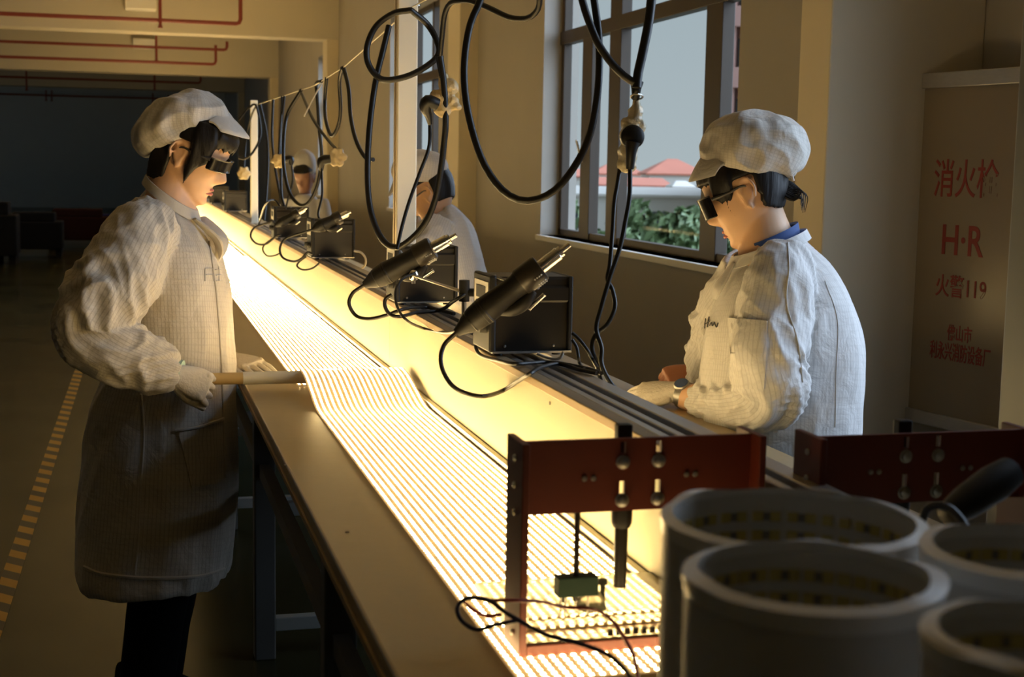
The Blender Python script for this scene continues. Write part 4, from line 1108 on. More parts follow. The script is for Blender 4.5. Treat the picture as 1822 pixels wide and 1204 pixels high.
k = len(rings); vs = [p for q in rings for p in q]; fs = [(i*4+j, i*4+(j+1) % 4, ((i+1) % k)*4+(j+1) % 4, ((i+1) % k)*4+j) for i in range(k) for j in range(4)]
mb.add(vs, fs)
lapel = [(P(1304, 466), .010), (P(1290, 490), .020), (P(1276, 512), .024), (P(1272, 530), .012)]
mb.tube([p-WH*.03+UH*-.004 for p, r in lapel], [r for p, r in lapel], 10, samples=14, flat=.35)
obj('collar', mb, 'coat_cloth_upright', wr)
patch('sleeve_pocket', [(1297, 566), (1366, 572), (1360, 692), (1306, 690)], 'coat_cloth_upright', wr, coatR, .004)
seam('raglan_seam', [(1402, 432), (1404, 480), (1400, 540), (1420, 610), (1428, 680)], .0016, 'coat_cloth_upright', wr, coatR, .001)
seam('back_seam', [(1468, 500), (1490, 570), (1488, 660), (1486, 760)], .0013, 'coat_cloth_upright', wr, coatR, .0005)
mk = MB()
for pts in (((1256, 566), (1254, 584)), ((1263, 564), (1260, 582)), ((1254, 576), (1264, 572)), ((1264, 580), (1267, 574), (1269, 580), (1273, 573)), ((1273, 576), (1276, 582), (1279, 574))):
    mk.tube([on_side(x, y, coatR)[0]+on_side(x, y, coatR)[1]*.002 for x, y in catmull(pts, 8)], .0014, 5)
obj('chest_mark', mk, 'ink', wr)
cp = thing('work_cap', P(1335, 200), 'white cloth cap gathered at the back, worn by the woman on the right', 'cap')
mb = MB()
loft(mb, [(P(1264, 292), P(1398, 306), .076), (P(1256, 296), P(1404, 314), .084), (P(1246, 280), P(1427, 292), .098), (P(1252, 250), P(1436, 256), .108), (P(1270, 221), P(1421, 224), .104), (P(1296, 204), P(1386, 207), .07), (P(1322, 198), P(1345, 198), .022), (P(1330, 197), P(1338, 197), .004)],
     50, 72, 2.2, None, cap_folds(9, .06))
fused('crown', mb, .004, 'cap_cloth', cp, 2, lambda p, n_: .0075*(ridge(nz(p.x*10-p.z*6, p.y*9, p.z*16+p.x*8+3))-.6)+.003+.002*nz(p.x*30, p.y*30, p.z*40))
roots, tips = [], []
for k in range(-8, 9):
    s = k/8; c_ = math.cos(s*1.3); sn = math.sin(s*1.3)/math.sin(1.3)
    roots.append(P(1292, 298).lerp(P(1252, 276), c_)+WH*.080*sn)
    tips.append(P(1284, 304).lerp(P(1226, 322), c_**.8)+WH*.082*sn)
brim(cp, roots, tips)
obj('gather_knot', MB().ball(P(1408, 302, DR-.04), .014, (1, 1, 1.3)).tube([P(1404, 300, DR-.05), P(1412, 322, DR-.05)], [.006, .003], 8), 'cap_cloth', cp)
# near gloved hand flat on the bench, with a watch on its wrist
Wr = at(1196, 697, depth=3.47); tip = at(1118, 703, z=ZT+.018)
hand = hand_mb(Wr, tip-Wr, ZH*.85-WH*.50, -1, 1.02, (.10, .12, .16, .22), (.42, .2), .12, 1.10)
fused('glove', hand, .0024, 'glove_cloth', wr, 1)
wt = thing('wrist_watch', at(1216, 695, depth=3.43), 'blue-faced watch on the wrist of the woman on the right', 'watch')
ax = (at(1196, 699, depth=3.47)-at(1240, 711, depth=3.42)).normalized(); wc = at(1218, 703, depth=3.445)
obj('strap', MB().tube([wc-ax*.010, wc+ax*.010], [.034, .033], 28), 'steel', wt)
up_ = (ZH*.75-WH*.66).normalized(); up_ = (up_-ax*up_.dot(ax)).normalized()
obj('case', MB().lathe(wc+up_*.031, up_, [(.001, 0), (.019, 0), (.020, .004), (.018, .008), (.001, .008)], 24), 'steel', wt)
obj('dial', MB().lathe(wc+up_*.0392, up_, [(.001, 0), (.0165, 0), (.0165, .001), (.001, .001)], 24), 'watch_blue', wt)
# far bare hand
hand = hand_mb(P(1240, 664, 3.735), -UH*.8-ZH*.12-WH*.2, ZH*.6-WH*.5, -1, .95, (.6, .7, .8, .9), (.5, .2), .04, 1.0)
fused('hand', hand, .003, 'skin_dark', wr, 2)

# ------------------------------------------------------------------ bending woman behind the post
DM = 5.6
foot = at(905, 690, depth=DM); foot.z = 0
wm_ = thing('person', foot, 'woman in white coat bending towards the bench, her face half hidden by the white post', 'person')
P = lambda x, y, d=DM: at(x, y, depth=d)
FM = face_frame((757, 347), DM-.06, (-UH*.95+WH*.3).normalized(), math.radians(28), 1.0, .07, 1)
mb = MB(); head_into(mb, FM)
limb_px(mb, [(764, 340, DM, 24), (772, 365, DM, 24), (780, 390, DM, 25), (786, 425, DM, 26)], 24, 14)
loft(mb, [(P(768, 412), P(802, 402), .08), (P(745, 460), P(830, 450), .13), (P(755, 520), P(855, 520), .14), (P(850, 620), P(945, 620), .16), (P(858, 720), P(950, 720), .14)], 20, 32)
limb_px(mb, [(782, 418, 5.53, 20), (745, 474, 5.41, 22), (722, 515, 5.36, 22), (712, 520, 5.36, 16), (704, 521, 5.36, 14)], 20, 20)
limb_px(mb, [(765, 410, 5.78, 28), (730, 470, 5.84, 26), (716, 512, 5.84, 20), (704, 516, 5.84, 14)], 20, 20)
for dz in (-.085, .085):
    limb_px(mb, [(905, 690, DM+dz, 40), (905, 820, DM+dz, 30), (905, 930, DM+dz, 18)], 20, 16)
    f0 = P(905, 925, DM+dz); f0.z = .04; mb.tube([f0+UH*.05, f0, f0-UH*.08, f0-UH*.16], [.035, .042, .036, .02], 12, samples=10)
for dd in (5.36, 5.84):
    h = hand_mb(P(708, 520, dd), -UH*.5+WH*.8, ZH, -1, 1.0, (.3, .3, .3, .3), (.5, .2)); join(mb, h)
fused('body', mb, .006, 'skin', wm_, 2)
hr = hair_shell(FM, lambda v: v.z > .046 or (v.x < -.032 and v.z > -.050), .010)
fused('hair', hr, .004, 'hair', wm_, 3)
glasses(FM, thing('dark_glasses', FM((.09, 0, 0)), 'dark safety glasses of the bending woman, behind the white post', 'glasses'))
mb = MB()
loft(mb, [(P(758, 392), P(802, 362), .075), (P(750, 402), P(814, 370), .10), (P(738, 430), P(838, 398), .165), (P(728, 470), P(855, 440), .20), (P(740, 512), P(872, 500), .20), (P(790, 545), P(905, 540), .195), (P(836, 585), P(948, 580), .195), (P(843, 680), P(965, 680), .20), (P(843, 800), P(972, 800), .21)], 50, 64, 2.3, None, folds(31, .03, .012))
limb_px(mb, [(782, 400, 5.50, 32), (758, 450, 5.42, 38), (730, 500, 5.38, 36), (716, 514, 5.36, 24), (708, 519, 5.36, 18)], 32, 40, sleeve_folds(33, .06))
limb_px(mb, [(770, 400, 5.72, 32), (740, 450, 5.80, 36), (720, 500, 5.84, 32), (708, 513, 5.84, 20)], 32, 40, sleeve_folds(36, .06))
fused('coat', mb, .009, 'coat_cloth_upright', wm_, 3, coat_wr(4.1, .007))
cp = thing('work_cap', P(748, 268), 'white cloth cap of the bending woman, partly behind the white post', 'cap')
mb = MB()
loft(mb, [(P(708, 318), P(786, 322), .076), (P(703, 322), P(790, 326), .084), (P(697, 306), P(797, 310), .10), (P(702, 286), P(795, 288), .106), (P(715, 272), P(780, 272), .085), (P(738, 266), P(756, 266), .03), (P(744, 265), P(750, 265), .004)], 36, 56, 2.2, None, cap_folds(14, .05))
fused('crown', mb, .006, 'cap_cloth', cp, 2)
roots, tips = [], []
for k in range(-6, 7):
    s = k/6; c_ = math.cos(s*1.3); sn = math.sin(s*1.3)/math.sin(1.3)
    roots.append(P(722, 322).lerp(P(704, 312), c_)+WH*.078*sn); tips.append(P(718, 326).lerp(P(691, 350), c_**.8)+WH*.080*sn)
brim(cp, roots, tips)

# ------------------------------------------------------------------ far woman facing the camera
DF = 12.6
foot = at(545, 600, depth=DF); foot.z = 0
wf = thing('person', foot, 'small far woman in pale cap and coat facing the camera behind the hanging cables', 'person')
P = lambda x, y, d=DF: at(x, y, depth=d)
fw = (-WH*.93-UH*.25).normalized()
FF = face_frame((542, 316), DF, fw, math.radians(18), 1.12, 0, 1)
mb = MB(); head_into(mb, FF)
sideF = UH
mb.tube([P(542, 325, DF+.02), P(543, 345, DF+.04), P(544, 365, DF+.05)], [.055, .055, .075], 20, samples=10)
def torso_f(mb, secs): return loft(mb, [(P(a, y), P(b_, y), h) for a, b_, y, h in secs], 24, 40)
torso_f(mb, [(525, 562, 352, .08), (515, 572, 372, .11), (520, 568, 410, .11), (520, 568, 440, .12)])
for s in (-1, 1):
    limb_px(mb, [(543+s*27, 358, DF, 12), (543+s*32, 395, DF-.05, 11), (543+s*28, 420, DF-.25, 9), (543+s*14, 424, DF-.4, 8)], 16, 16)
    limb_px(mb, [(543+s*11, 425, DF, 17), (543+s*11, 500, DF, 13), (543+s*11, 572, DF, 9)], 16, 14)
    join(mb, hand_mb(P(543+s*13, 424, DF-.42), -WH-UH*s*.3, ZH, s, 1.0, (.5,)*4, (.5, .2)))
fused('body', mb, .009, 'skin_dimmed', wf, 2)
hr = hair_shell(FF, lambda v: v.z > .060 or (v.x < -.034 and v.z > -.060), .010)
fused('hair', hr, .006, 'hair', wf, 2)
mb = MB()
torso_f(mb, [(532, 553, 345, .07), (522, 564, 352, .10), (514, 574, 372, .13), (514, 573, 410, .14), (513, 575, 450, .16), (512, 576, 478, .17)])
for s in (-1, 1): limb_px(mb, [(543+s*26, 358, DF, 16), (543+s*33, 392, DF-.05, 16), (543+s*30, 418, DF-.22, 13), (543+s*18, 424, DF-.36, 10)], 24, 24, sleeve_folds(41, .05))
fused('coat', mb, .012, 'coat_cloth_dimmed', wf, 2)
cp = thing('work_cap', P(541, 268), 'pale cloth cap of the small far woman', 'cap')
mb = MB()
loft(mb, [(P(526, 310), P(557, 310), .095), (P(522, 306), P(561, 306), .105), (P(521, 288), P(562, 288), .105), (P(525, 275), P(558, 275), .095), (P(535, 267), P(548, 267), .05), (P(540, 265), P(543, 265), .005)], 30, 40, 2.2, None, cap_folds(24, .05))
fused('crown', mb, .008, 'coat_cloth_dimmed', cp, 2)

# ================================================================== rework stations and heat guns on the rail
ZR = ZP+.012
def station(px_right, label, X1_=.862):
    y0 = at(px_right, 500, X=X1_).y; x0, x1, y1 = X1_-.172, X1_, y0+.135; z0 = ZR+.010; z1 = z0+.150
    root = thing('rework_station', ((x0+x1)/2, (y0+y1)/2, ZR), label, 'soldering station', 'black rework stations along the rail')
    prof = [(y0+.003, z0), (y0+.003, z0+.098), (y0, z0+.102), (y0, z0+.128), (y0+.004, z0+.132), (y0+.004, z1-.006), (y0+.010, z1), (y1-.010, z1), (y1-.004, z1-.006), (y1-.004, z0)]
    obj('cover', MB().rings([[Vector((x, y, z)) for y, z in prof] for x in (x0+.012, x1-.006)]), 'black_metal', root, bevel=.0015, smooth=False)
    obj('front_bezel', MB().box((x0, y0-.003, z0-.002), (x0+.014, y1+.002, z1+.003)), 'black_plastic', root, bevel=.004, smooth=False)
    obj('rear_bezel', MB().box((x1-.008, y0-.001, z0-.002), (x1+.003, y1+.001, z1+.001)), 'black_plastic', root, bevel=.003, smooth=False)
    obj('base_plate', MB().box((x0+.006, y0-.006, z0-.0035), (x1, y1+.004, z0)), 'aluminium', root, smooth=False)
    lb = obj('front_label', MB().box((x0-.0012, y0+.012, z0+.085), (x0, y1-.012, z0+.138)), 'white_plastic', root, smooth=False)
    obj('display', MB().box((x0-.002, y0+.03, z0+.103), (x0-.001, y1-.03, z0+.128)), 'black_plastic', lb, smooth=False)
    for k in range(3):
        obj('knob', MB().lathe((x0-.0005, y0+.030+.038*k, z0+.045), (-1, 0, 0), [(.001, 0), (.011, 0), (.010, .012), (.001, .013)], 18), 'black_plastic', root)
    for xx in (x0+.034, x1-.036):
        obj('screw', MB().lathe((xx, y0+.003, z0+.010), (0, -1, 0), [(.0005, 0), (.003, .0), (.0022, .0016), (.0005, .002)], 12), 'steel', root)
    for xx in (x0+.025, x1-.025):
        for yy in (y0+.02, y1-.02): obj('foot', MB().cyl((xx, yy, ZR), (xx, yy, z0-.003), .009, n=12), 'black_rubber', root)
    return root, (x0, x1, y0, y1, z0, z1)
S1, B1 = station(1018, 'black rework station nearest the camera, below the window')
S2, B2 = station(813, 'black rework station in front of the bending woman')
S3, B3 = station(630, 'black rework station standing just left of the tall white post')
S4, B4 = station(549, 'black rework station, fourth from the camera, below the taped star socket')
S5, B5 = station(440, 'farthest black rework station beside the chin of the left woman')
S6, B6 = station(408, 'small dark rework station almost hidden behind the face of the left woman')

def rz(x, y, z=ZP+.016): return (x, y, (at(x, y, z=z)-CAM).dot(_F))
def rx(x, y, X=.694): return (x, y, (at(x, y, X=X)-CAM).dot(_F))
def heat_gun(tail, tip, depth0, depth1, label, r_px, rest, name='heat_gun', cord=None, cord_r=None):
    """tail and tip in the picture; r_px is the half width of the grip there"""
    a, b_ = at(*tail, depth=depth0), at(*tip, depth=depth1); ax = (b_-a); Ln = ax.length; ax.normalize(); r = r_px*depth0/FPX
    root = thing(name, a.lerp(b_, .5), label, 'heat gun', 'heat guns resting on the stations')
    prof = [(.001, 0), (r*.34, .0), (r*.42, .03*Ln), (r*.72, .09*Ln), (r*.95, .16*Ln), (r*1.05, .25*Ln), (r*.98, .36*Ln), (r*.88, .48*Ln), (r*.90, .54*Ln), (r*1.0, .58*Ln)]
    obj('handle', MB().lathe(a, ax, prof+[(.001, .585*Ln)], 24), 'black_plastic', root)
    grip = MB()
    for k in range(6): grip.lathe(a+ax*Ln*(.12+.025*k), ax, [(r*(.80+.04*k), 0), (r*(.88+.04*k), .002), (r*(.88+.04*k), .004), (r*(.80+.04*k), .006)], 24)
    obj('grip_rings', grip, 'black_rubber', root)
    hd_ = MB().lathe(a, ax, [(.001, .565*Ln), (r*1.02, .566*Ln), (r*1.08, .58*Ln), (r*1.08, .725*Ln), (r*.98, .745*Ln), (.001, .746*Ln)], 28)
    obj('barrel', hd_, 'black_metal', root)
    dn = (Vector((0, 0, -1))-ax*(-ax.z)).normalized()
    sw = MB().tube([a+ax*Ln*.33+dn*r*.75, a+ax*Ln*.42+dn*r*1.25, a+ax*Ln*.52+dn*r*1.30, a+ax*Ln*.60+dn*r*1.0], [r*.30, r*.50, r*.52, r*.34], 14, samples=14)
    obj('fan_housing', sw, 'black_plastic', root)
    pn = obj('switch', MB().tube([a+ax*Ln*.50+dn*r*1.9, a+ax*Ln*.65+dn*r*1.75], [r*.16, r*.16], 10), 'chrome', root)
    slots = MB()
    sd_ = ax.cross(dn).normalized()
    for k in range(4):
        for j in range(5):
            d = (dn*math.cos(-1.2+.6*j)-WH*math.sin(0)+sd_*math.sin(-1.2+.6*j)).normalized()
            slots.ball(a+ax*Ln*(.665+.018*k)+d*r*1.07, r*.075, nu=8, nv=6)
    obj('vent_slots', slots, 'steel', root)
    nzl = obj('nozzle', MB().lathe(a, ax, [(.001, .745*Ln), (r*.52, .746*Ln), (r*.52, .90*Ln), (r*.44, .905*Ln), (r*.44, .93*Ln), (r*.36, .93*Ln), (r*.36, .90*Ln), (.001, .90*Ln)], 24), 'chrome', root)
    obj('tip', MB().lathe(a+sd_*r*.05, ax, [(.001, .90*Ln), (r*.22, .90*Ln), (r*.20, Ln), (r*.12, Ln), (r*.12, .97*Ln), (.001, .97*Ln)], 16), 'chrome', nzl)
    if rest:
        st, bx = rest
        c = a+ax*Ln*.62; q = Vector((c.x, bx[2]+.01, bx[5])); e = c+dn*r*1.08
        obj('gun_rest', MB().tube([q+WH*.02, q, Vector((e.x, q.y-.01, e.z)), e+ax*.006, e+ax*.02-dn*.01], .003, 8), 'steel', st)
    if cord:
        pts = [at(*p) for p in cord]
        obj('cord', MB().tube([a+ax*.004]+pts, cord_r, 10, samples=120), 'black_rubber', root)
    return root
D1 = 2.60
c1 = [(803, 600, D1), (790, 614, D1), (784, 638, D1-.01), (790, 664, D1-.02), (807, 688, D1-.03), (834, 701, D1-.03), (864, 704.5, D1-.03), rx(896, 694), rx(926, 675), rx(944, 664), rz(962, 653, ZP+.02), rz(994, 647), rz(1030, 657), rz(1062, 664)]
heat_gun((812, 592), (1014, 435), D1, D1-.02, 'black heat gun with silver nozzle leaning on the station nearest the camera', 24, (S1, B1), cord=c1, cord_r=.0042)
D2 = 3.52
c2 = [(640, 512, D2), (627, 522, D2), (621, 540, D2), (633, 561, D2), (656, 567, D2-.02), (686, 561, D2-.03), (718, 550, D2-.02), rz(754, 546, ZP+.02), rz(784, 552), rz(808, 558)]
heat_gun((648, 507), (812, 418), D2, D2-.03, 'black heat gun with silver nozzle in front of the bending woman', 20, (S2, B2), cord=c2, cord_r=.0046)
D3 = 5.36
c3 = [(550, 410, D3), (541, 413, D3), (509, 424, D3), (498, 441, D3), (503, 458, D3), (522, 465, D3), (536, 460, D3), (547, 449, D3), (556, 452, D3)]
heat_gun((556, 409), (624, 377), D3, D3+.02, 'small heat gun with bright nozzle above the station left of the white post', 11, (S3, B3), cord=c3, cord_r=.0045)
D4 = 6.85
c4 = [(484, 392, D4), (478, 396, D4), (453, 405, D4), (446, 420, D4), (456, 433, D4), (473, 434, D4), (490, 421, D4), (498, 418, D4)]
heat_gun((490, 402), (546, 370), D4, D4, 'distant black heat gun lying against the fourth station', 8, (S4, B4), cord=c4, cord_r=.005)

# stand arm of the second station
p0, p1 = at(736, 490, depth=3.45), at(826, 520, depth=3.42)
arm = thing('iron_holder', p0, 'flat metal holder arm on the rail before the second station', 'holder')
obj('arm', MB().tube([p0, p0.lerp(p1, .5), p1], [.008, .0075, .010], 4, flat=.45), 'aluminium', arm)
obj('clamp', MB().ball(p0, .012, (1, .6, 1.2)).cyl(p0-ZH*.02, p0+ZH*.006, .005), 'brass' if 'brass' in MATS else 'chrome', arm)
obj('arm_socket', MB().cyl(p1-ZH*.022, p1+ZH*.03, .013).cyl(p1-UH*.01, p1+UH*.03, .010), 'black_plastic', arm)
pz = at(826, 545, depth=3.42); pz.z = ZR
obj('stem', MB().cyl(Vector((p1.x, p1.y, ZR-.002)), p1-ZH*.02, .006), 'steel', arm)

def cable(name, label, pts, r_px, cat='cable', mat='black_rubber', group=None, n=12, samples=150, closed=False):
    """pts (px, py, depth)"""
    P_ = [at(x, y, depth=d) for x, y, d in pts]; dm = sum(p[2] for p in pts)/len(pts)
    mb = MB()
    if closed:
        Q = catmull(P_+[P_[0]], samples); mb.tube([Vector(q) for q in Q[:-1]], r_px*dm/FPX, n, closed=True)
    else: mb.tube(P_, r_px*dm/FPX, n, samples=samples)
    o = obj(name, mb, mat, base=P_[0]); return tag(o, label, cat, group)
def pd(pts, d, dd=0):
    n = len(pts)-1; return [(x, y, d+dd*i/n) for i, (x, y) in enumerate(pts)]

# cords lying along the rail
cable('station_cord', 'black cord curling from under the nearest station along the rail', [rx(848, 609, .698), rx(847, 620), rx(856, 632), rx(880, 640), rz(915, 647, ZP+.022), rz(970, 644), rz(1012, 649), rz(1050, 657), rz(1070, 664)], 3.6)
cable('station_cord', 'black cord dropping from the rear of the nearest station', pd([(1018, 592), (1032, 605), (1046, 624), (1056, 642)], 2.74)+[rz(1064, 656)], 3.2)
cable('station_cord', 'short black cord behind the nearest station, next to its rear edge', pd([(1018, 604), (1026, 618), (1029, 634), (1032, 648)], 2.72)+[rz(1042, 658)], 3.0)
cable('station_cord', 'pale cord tucked under the base plate of the nearest station', pd([(955, 628), (968, 634), (985, 638), (997, 636), (1002, 626)], 2.66), 2.6, mat='white_cord')
cable('station_cord', 'black cord looping round below the second heat gun', pd([(697, 524), (686, 532), (685, 545), (694, 559), (712, 563)], 3.46)+[rz(742, 556, ZP+.018), rz(784, 551, ZP+.02), (808, 535, 3.42), (836, 518, 3.42)], 3.4)
cable('station_cord', 'thin black cord in a tall loop before the second station', pd([(738, 486), (716, 496), (704, 518), (707, 546), (724, 570)], 3.40, -.2)+[rx(754, 584), rx(790, 592), (812, 590, 2.62)], 2.6)
cable('station_cord', 'thin cord loop hanging in front of the panel below the third station', pd([(545, 456), (532, 466), (529, 474), (540, 480), (556, 477), (568, 468)], 5.38), 1.7)
cable('station_cord', 'pale cord curving out behind the third station', pd([(630, 446), (642, 449), (650, 459), (649, 472), (636, 482)], 5.5), 2.0, mat='white_cord')
cable('station_cord', 'thin cord loop hanging below the fourth station', pd([(485, 424), (470, 436), (468, 446), (476, 455), (490, 454), (505, 446)], 6.85), 1.5)

# hoses hanging from the wire
def onwire(px):
    """a point (px, py, depth) on the strung wire"""
    q = [(734, 12, 3.93), (612, 119, 5.35), (560, 152, 6.2), (455, 187, 8.4)]
    for (a, ya, da), (b_, yb, db) in zip(q[:-1], q[1:]):
        if b_ <= px <= a:
            t = (px-a)/(b_-a); return (px, ya+(yb-ya)*t, 1/((1-t)/da+t/db))
cable('air_hose', 'thick black hose looped in a ring in front of the tall white post', pd([(731, 18), (700, 24), (669, 47), (653, 84), (657, 117), (680, 141), (720, 137), (757, 119), (780, 97), (777, 72), (760, 43)], 3.78, .04), 5.6, closed=True)
cable('air_hose', 'black hose hanging in a long U in front of the tall white post', pd([(692, 46), (681, 92), (668, 147), (658, 223), (654, 299), (657, 359), (668, 402), (684, 430), (704, 440), (728, 428), (755, 399), (773, 359), (783, 311), (790, 255), (793, 215), (790, 150), (783, 100)], 3.86, -.25), 5.6, samples=160)
cable('air_hose', 'black hose running up beside the post and away across the top of the picture', pd([(783, 98), (787, 60), (791, 26), (801, 6), (819, 1), (840, 2), (870, 14), (907, 31), (939, 32), (956, 18), (960, -2), (955, -30), (946, -80), (935, -300), (930, -1000), (930, -1700)], 3.6, -.5), 5.2)
cable('air_hose', 'thickest black hose in a great open loop between post and window', pd([(905, -1850), (898, -700), (890, -160), (872, -60), (853, 4), (837, 42), (827, 100), (827, 160), (838, 223), (859, 287), (889, 333), (922, 355), (957, 354), (991, 335), (1023, 295), (1047, 247), (1060, 191), (1066, 128), (1065, 62), (1057, 0), (1049, -60), (1040, -180), (1034, -700), (1030, -1850)], 2.85, -.1), 6.6, samples=260)
cable('air_hose', 'black hose swinging down before the window to the knot above the wrapped socket', pd([(985, -1850), (990, -700), (1002, -180), (1022, -60), (1036, 0), (1046, 33), (1064, 77), (1088, 112), (1114, 138), (1133, 148)], 2.74, .02), 7.0)
cable('air_hose', 'stout black hose dropping straight to the knot above the wrapped socket', pd([(1185, -1850), (1180, -700), (1170, -180), (1165, -70), (1159, 0), (1153, 46), (1143, 96), (1135, 132), (1133, 156)], 2.76), 8.6)
cable('power_cord', 'thin twin cord from the wrapped window socket to the rail, left strand', pd([(1104, 292), (1098, 330), (1093, 360), (1089, 420), (1085, 470), (1081, 496), (1090, 517), (1094, 546), (1081, 576), (1061, 594), (1053, 616), (1061, 646), (1072, 686), (1084, 697)], 2.80, -.06), 4.0)
cable('power_cord', 'thin twin cord from the black round plug to the rail, right strand', pd([(1121, 298), (1120, 350), (1113, 392), (1103, 440), (1085, 494), (1070, 546), (1061, 584), (1070, 618), (1071, 650), (1092, 688), (1120, 706)], 2.78, -.04), 4.2)
cable('power_cord', 'thin black cord from the angled plug at the post down to the second station', pd([(765, 217), (763, 262), (747, 307), (729, 356), (716, 400), (706, 444)], 3.66, -.05), 3.2)
cable('air_hose', 'black hose hanging in a slack loop from the wire above the third station', [onwire(572)]+pd([(563, 149), (564, 167), (568, 227), (572, 279), (565, 328), (550, 359), (533, 364), (515, 342), (505, 296), (505, 244), (512, 202)], 6.3, .4)+[onwire(536)], 3.1, cat='cable')
cable('air_hose', 'narrow U of black hose above the taped star socket', [onwire(581)]+pd([(578, 181), (580, 216), (590, 241), (601, 226), (606, 195), (604, 146)], 5.9, -.4)+[onwire(609)], 3.2, cat='cable')
cable('air_hose', 'black hose falling from the wire towards the left edge of the tall post', [onwire(611)]+pd([(620, 157), (624, 209), (634, 251), (650, 280), (664, 284)], 5.3, -.2), 3.6, cat='cable')
cable('air_hose', 'thin hose slanting down from the wire to the taped star socket', [onwire(534)]+pd([(557, 212), (581, 246), (597, 264)], 6.2, -.42), 2.6, cat='cable')
cable('air_hose', 'thin hose hanging by the short post, third strand to its right', [onwire(486)]+pd([(484, 244), (489, 296), (499, 350), (504, 372)], 7.6, -.4), 2.2, cat='cable')
cable('air_hose', 'thin hose hanging just behind the taped small socket', [onwire(506)]+pd([(499, 244), (500, 296), (501, 345), (508, 374)], 7.2, -.1), 2.2, cat='cable')
cable('air_hose', 'thin hose hanging close to the right edge of the short post', [onwire(463)]+pd([(474, 236), (477, 286), (474, 350), (470, 392)], 8.2, -.2), 2.0, cat='cable')
cable('air_hose', 'thin hose arching from behind the cap brim round the short post', pd([(425, 214), (443, 192), (456, 189), (464, 236), (452, 268), (436, 282), (424, 280)], 8.35, .0), 2.0, cat='cable')
cable('power_cord', 'thin cord from the small far plug down to the fourth station', pd([(518, 290), (521, 320), (513, 352), (508, 372)], 6.95, .05), 1.8)
cable('power_cord', 'thin cord from the star socket plug down behind the third station', pd([(572, 300), (573, 346), (566, 380), (572, 396)], 5.72, -.1), 2.0)
cable('power_cord', 'thin arching cord above the fourth station', [rz(460, 400, ZP+.01)]+pd([(472, 364), (488, 356), (500, 370), (510, 380)], 7.2, -.1), 1.6)

# taped sockets hanging from the hoses
def taped(name, label, lumps, depth, mat='tape_yellow', vox=.004, jit=.004, group='taped socket blocks'):
    root = thing(name, at(lumps[0][0], lumps[0][1], depth=depth), label, 'socket', group)
    mb = MB()
    for l in lumps:
        x, y, r = l[:3]; sx, sz = (l[3], l[4]) if len(l) > 3 else (1, 1)
        R_ = Matrix((UH, WH, ZH)).transposed(); mb.ball(at(x, y, depth=depth), r*depth/FPX, (sx, .7, sz), 16, 10, R_)
    fused('tape_wrap', mb, vox, mat, root, 1, lambda p, n_: jit*nz(p.x*70, p.y*70, p.z*70))
    return root
t = taped('socket_block', 'socket block wrapped in yellowed tape, hanging beside the tall white post', [(789, 146, 13, .8, 1.3), (801, 155, 16), (776, 173, 13), (786, 176, 16, 1, .9), (788, 196, 15, 1.1, .9), (810, 190, 10, 1.2, .7), (804, 180, 12)], 3.64)
obj('hanger', MB().tube([at(782, 100, depth=3.63), at(784, 122, depth=3.63), at(786, 138, depth=3.63)], [.011, .008, .006], 10, samples=10), 'black_rubber', t)
obj('plug', MB().tube([at(778, 186, depth=3.58), at(762, 180, depth=3.57), at(757, 190, depth=3.58), at(762, 205, depth=3.60), at(765, 220, depth=3.62)], [.016, .017, .016, .010, .006], 14, samples=16), 'black_rubber', t)
t = taped('socket_block', 'socket block wrapped in clear film with a round black plug, before the window', [(1133, 182, 10, .8, 1.4), (1131, 202, 15, .9, 1.2), (1126, 225, 21, 1, 1), (1114, 245, 14, .8, 1.6), (1118, 272, 20, .95, 1.3), (1116, 293, 19, 1, .8)], 2.80, mat='clear_film', jit=.006)
obj('hanger', MB().tube([at(1133, 146, depth=2.78), at(1132, 160, depth=2.78), at(1131, 176, depth=2.79)], [.014, .010, .008], 10, samples=10), 'black_rubber', t)
q = at(1125.5, 243, depth=2.765)
obj('plug', MB().lathe(q+WH*.012, -WH, [(.001, 0), (.022, 0), (.0242, .006), (.023, .014), (.016, .020), (.001, .022)], 28).tube([q-ZH*.012-WH*.002, at(1123, 270, depth=2.765), at(1121, 300, depth=2.775)], [.015, .011, .008], 14, samples=12), 'black_rubber', t)
obj('wire_ring', MB().tube([at(1133+11*math.cos(a*.7), 172+5*math.sin(a*.7), depth=2.77+.02*math.sin(a*.7)) for a in range(9)], .0018, 6, closed=True), 'steel', t)
star = lambda cx, cy, s: [(cx, cy, 9*s, 1, 1)]+[(cx+11*s*math.cos(a), cy-11*s*math.sin(a), 6.5*s, 1, 1) for a in (0, 1.05, 2.1, 3.14, 4.2, 5.2)]
t = taped('socket_block', 'star-shaped socket block in yellow tape, above the third station', star(600, 280, 1.05), 5.75, vox=.005)
obj('plug', MB().tube([at(588, 283, depth=5.72), at(574, 285, depth=5.72), at(571, 292, depth=5.73), at(572, 303, depth=5.75)], [.018, .020, .016, .008], 12, samples=12), 'black_rubber', t)
t = taped('socket_block', 'small yellow taped socket block behind the slack hose loop', star(496, 286, .8), 7.0, vox=.006)
obj('hanger', MB().tube([at(*onwire(502)[:2], depth=onwire(502)[2]), at(498, 240, depth=7.1), at(496, 280, depth=7.0)], .006, 8, samples=12), 'black_rubber', t)
obj('plug', MB().tube([at(508, 283, depth=6.95), at(517, 283, depth=6.95), at(518, 294, depth=6.95)], [.016, .018, .008], 12, samples=12), 'black_rubber', t)
t = taped('socket_block', 'far yellow taped socket block just before the glasses of the left woman', star(434, 308, .75), 8.6, vox=.007)
obj('hanger', MB().tube([at(457, 186, depth=8.36), at(446, 210, depth=8.5), at(438, 250, depth=8.6), at(434, 302, depth=8.6)], .006, 8, samples=12), 'black_rubber', t)

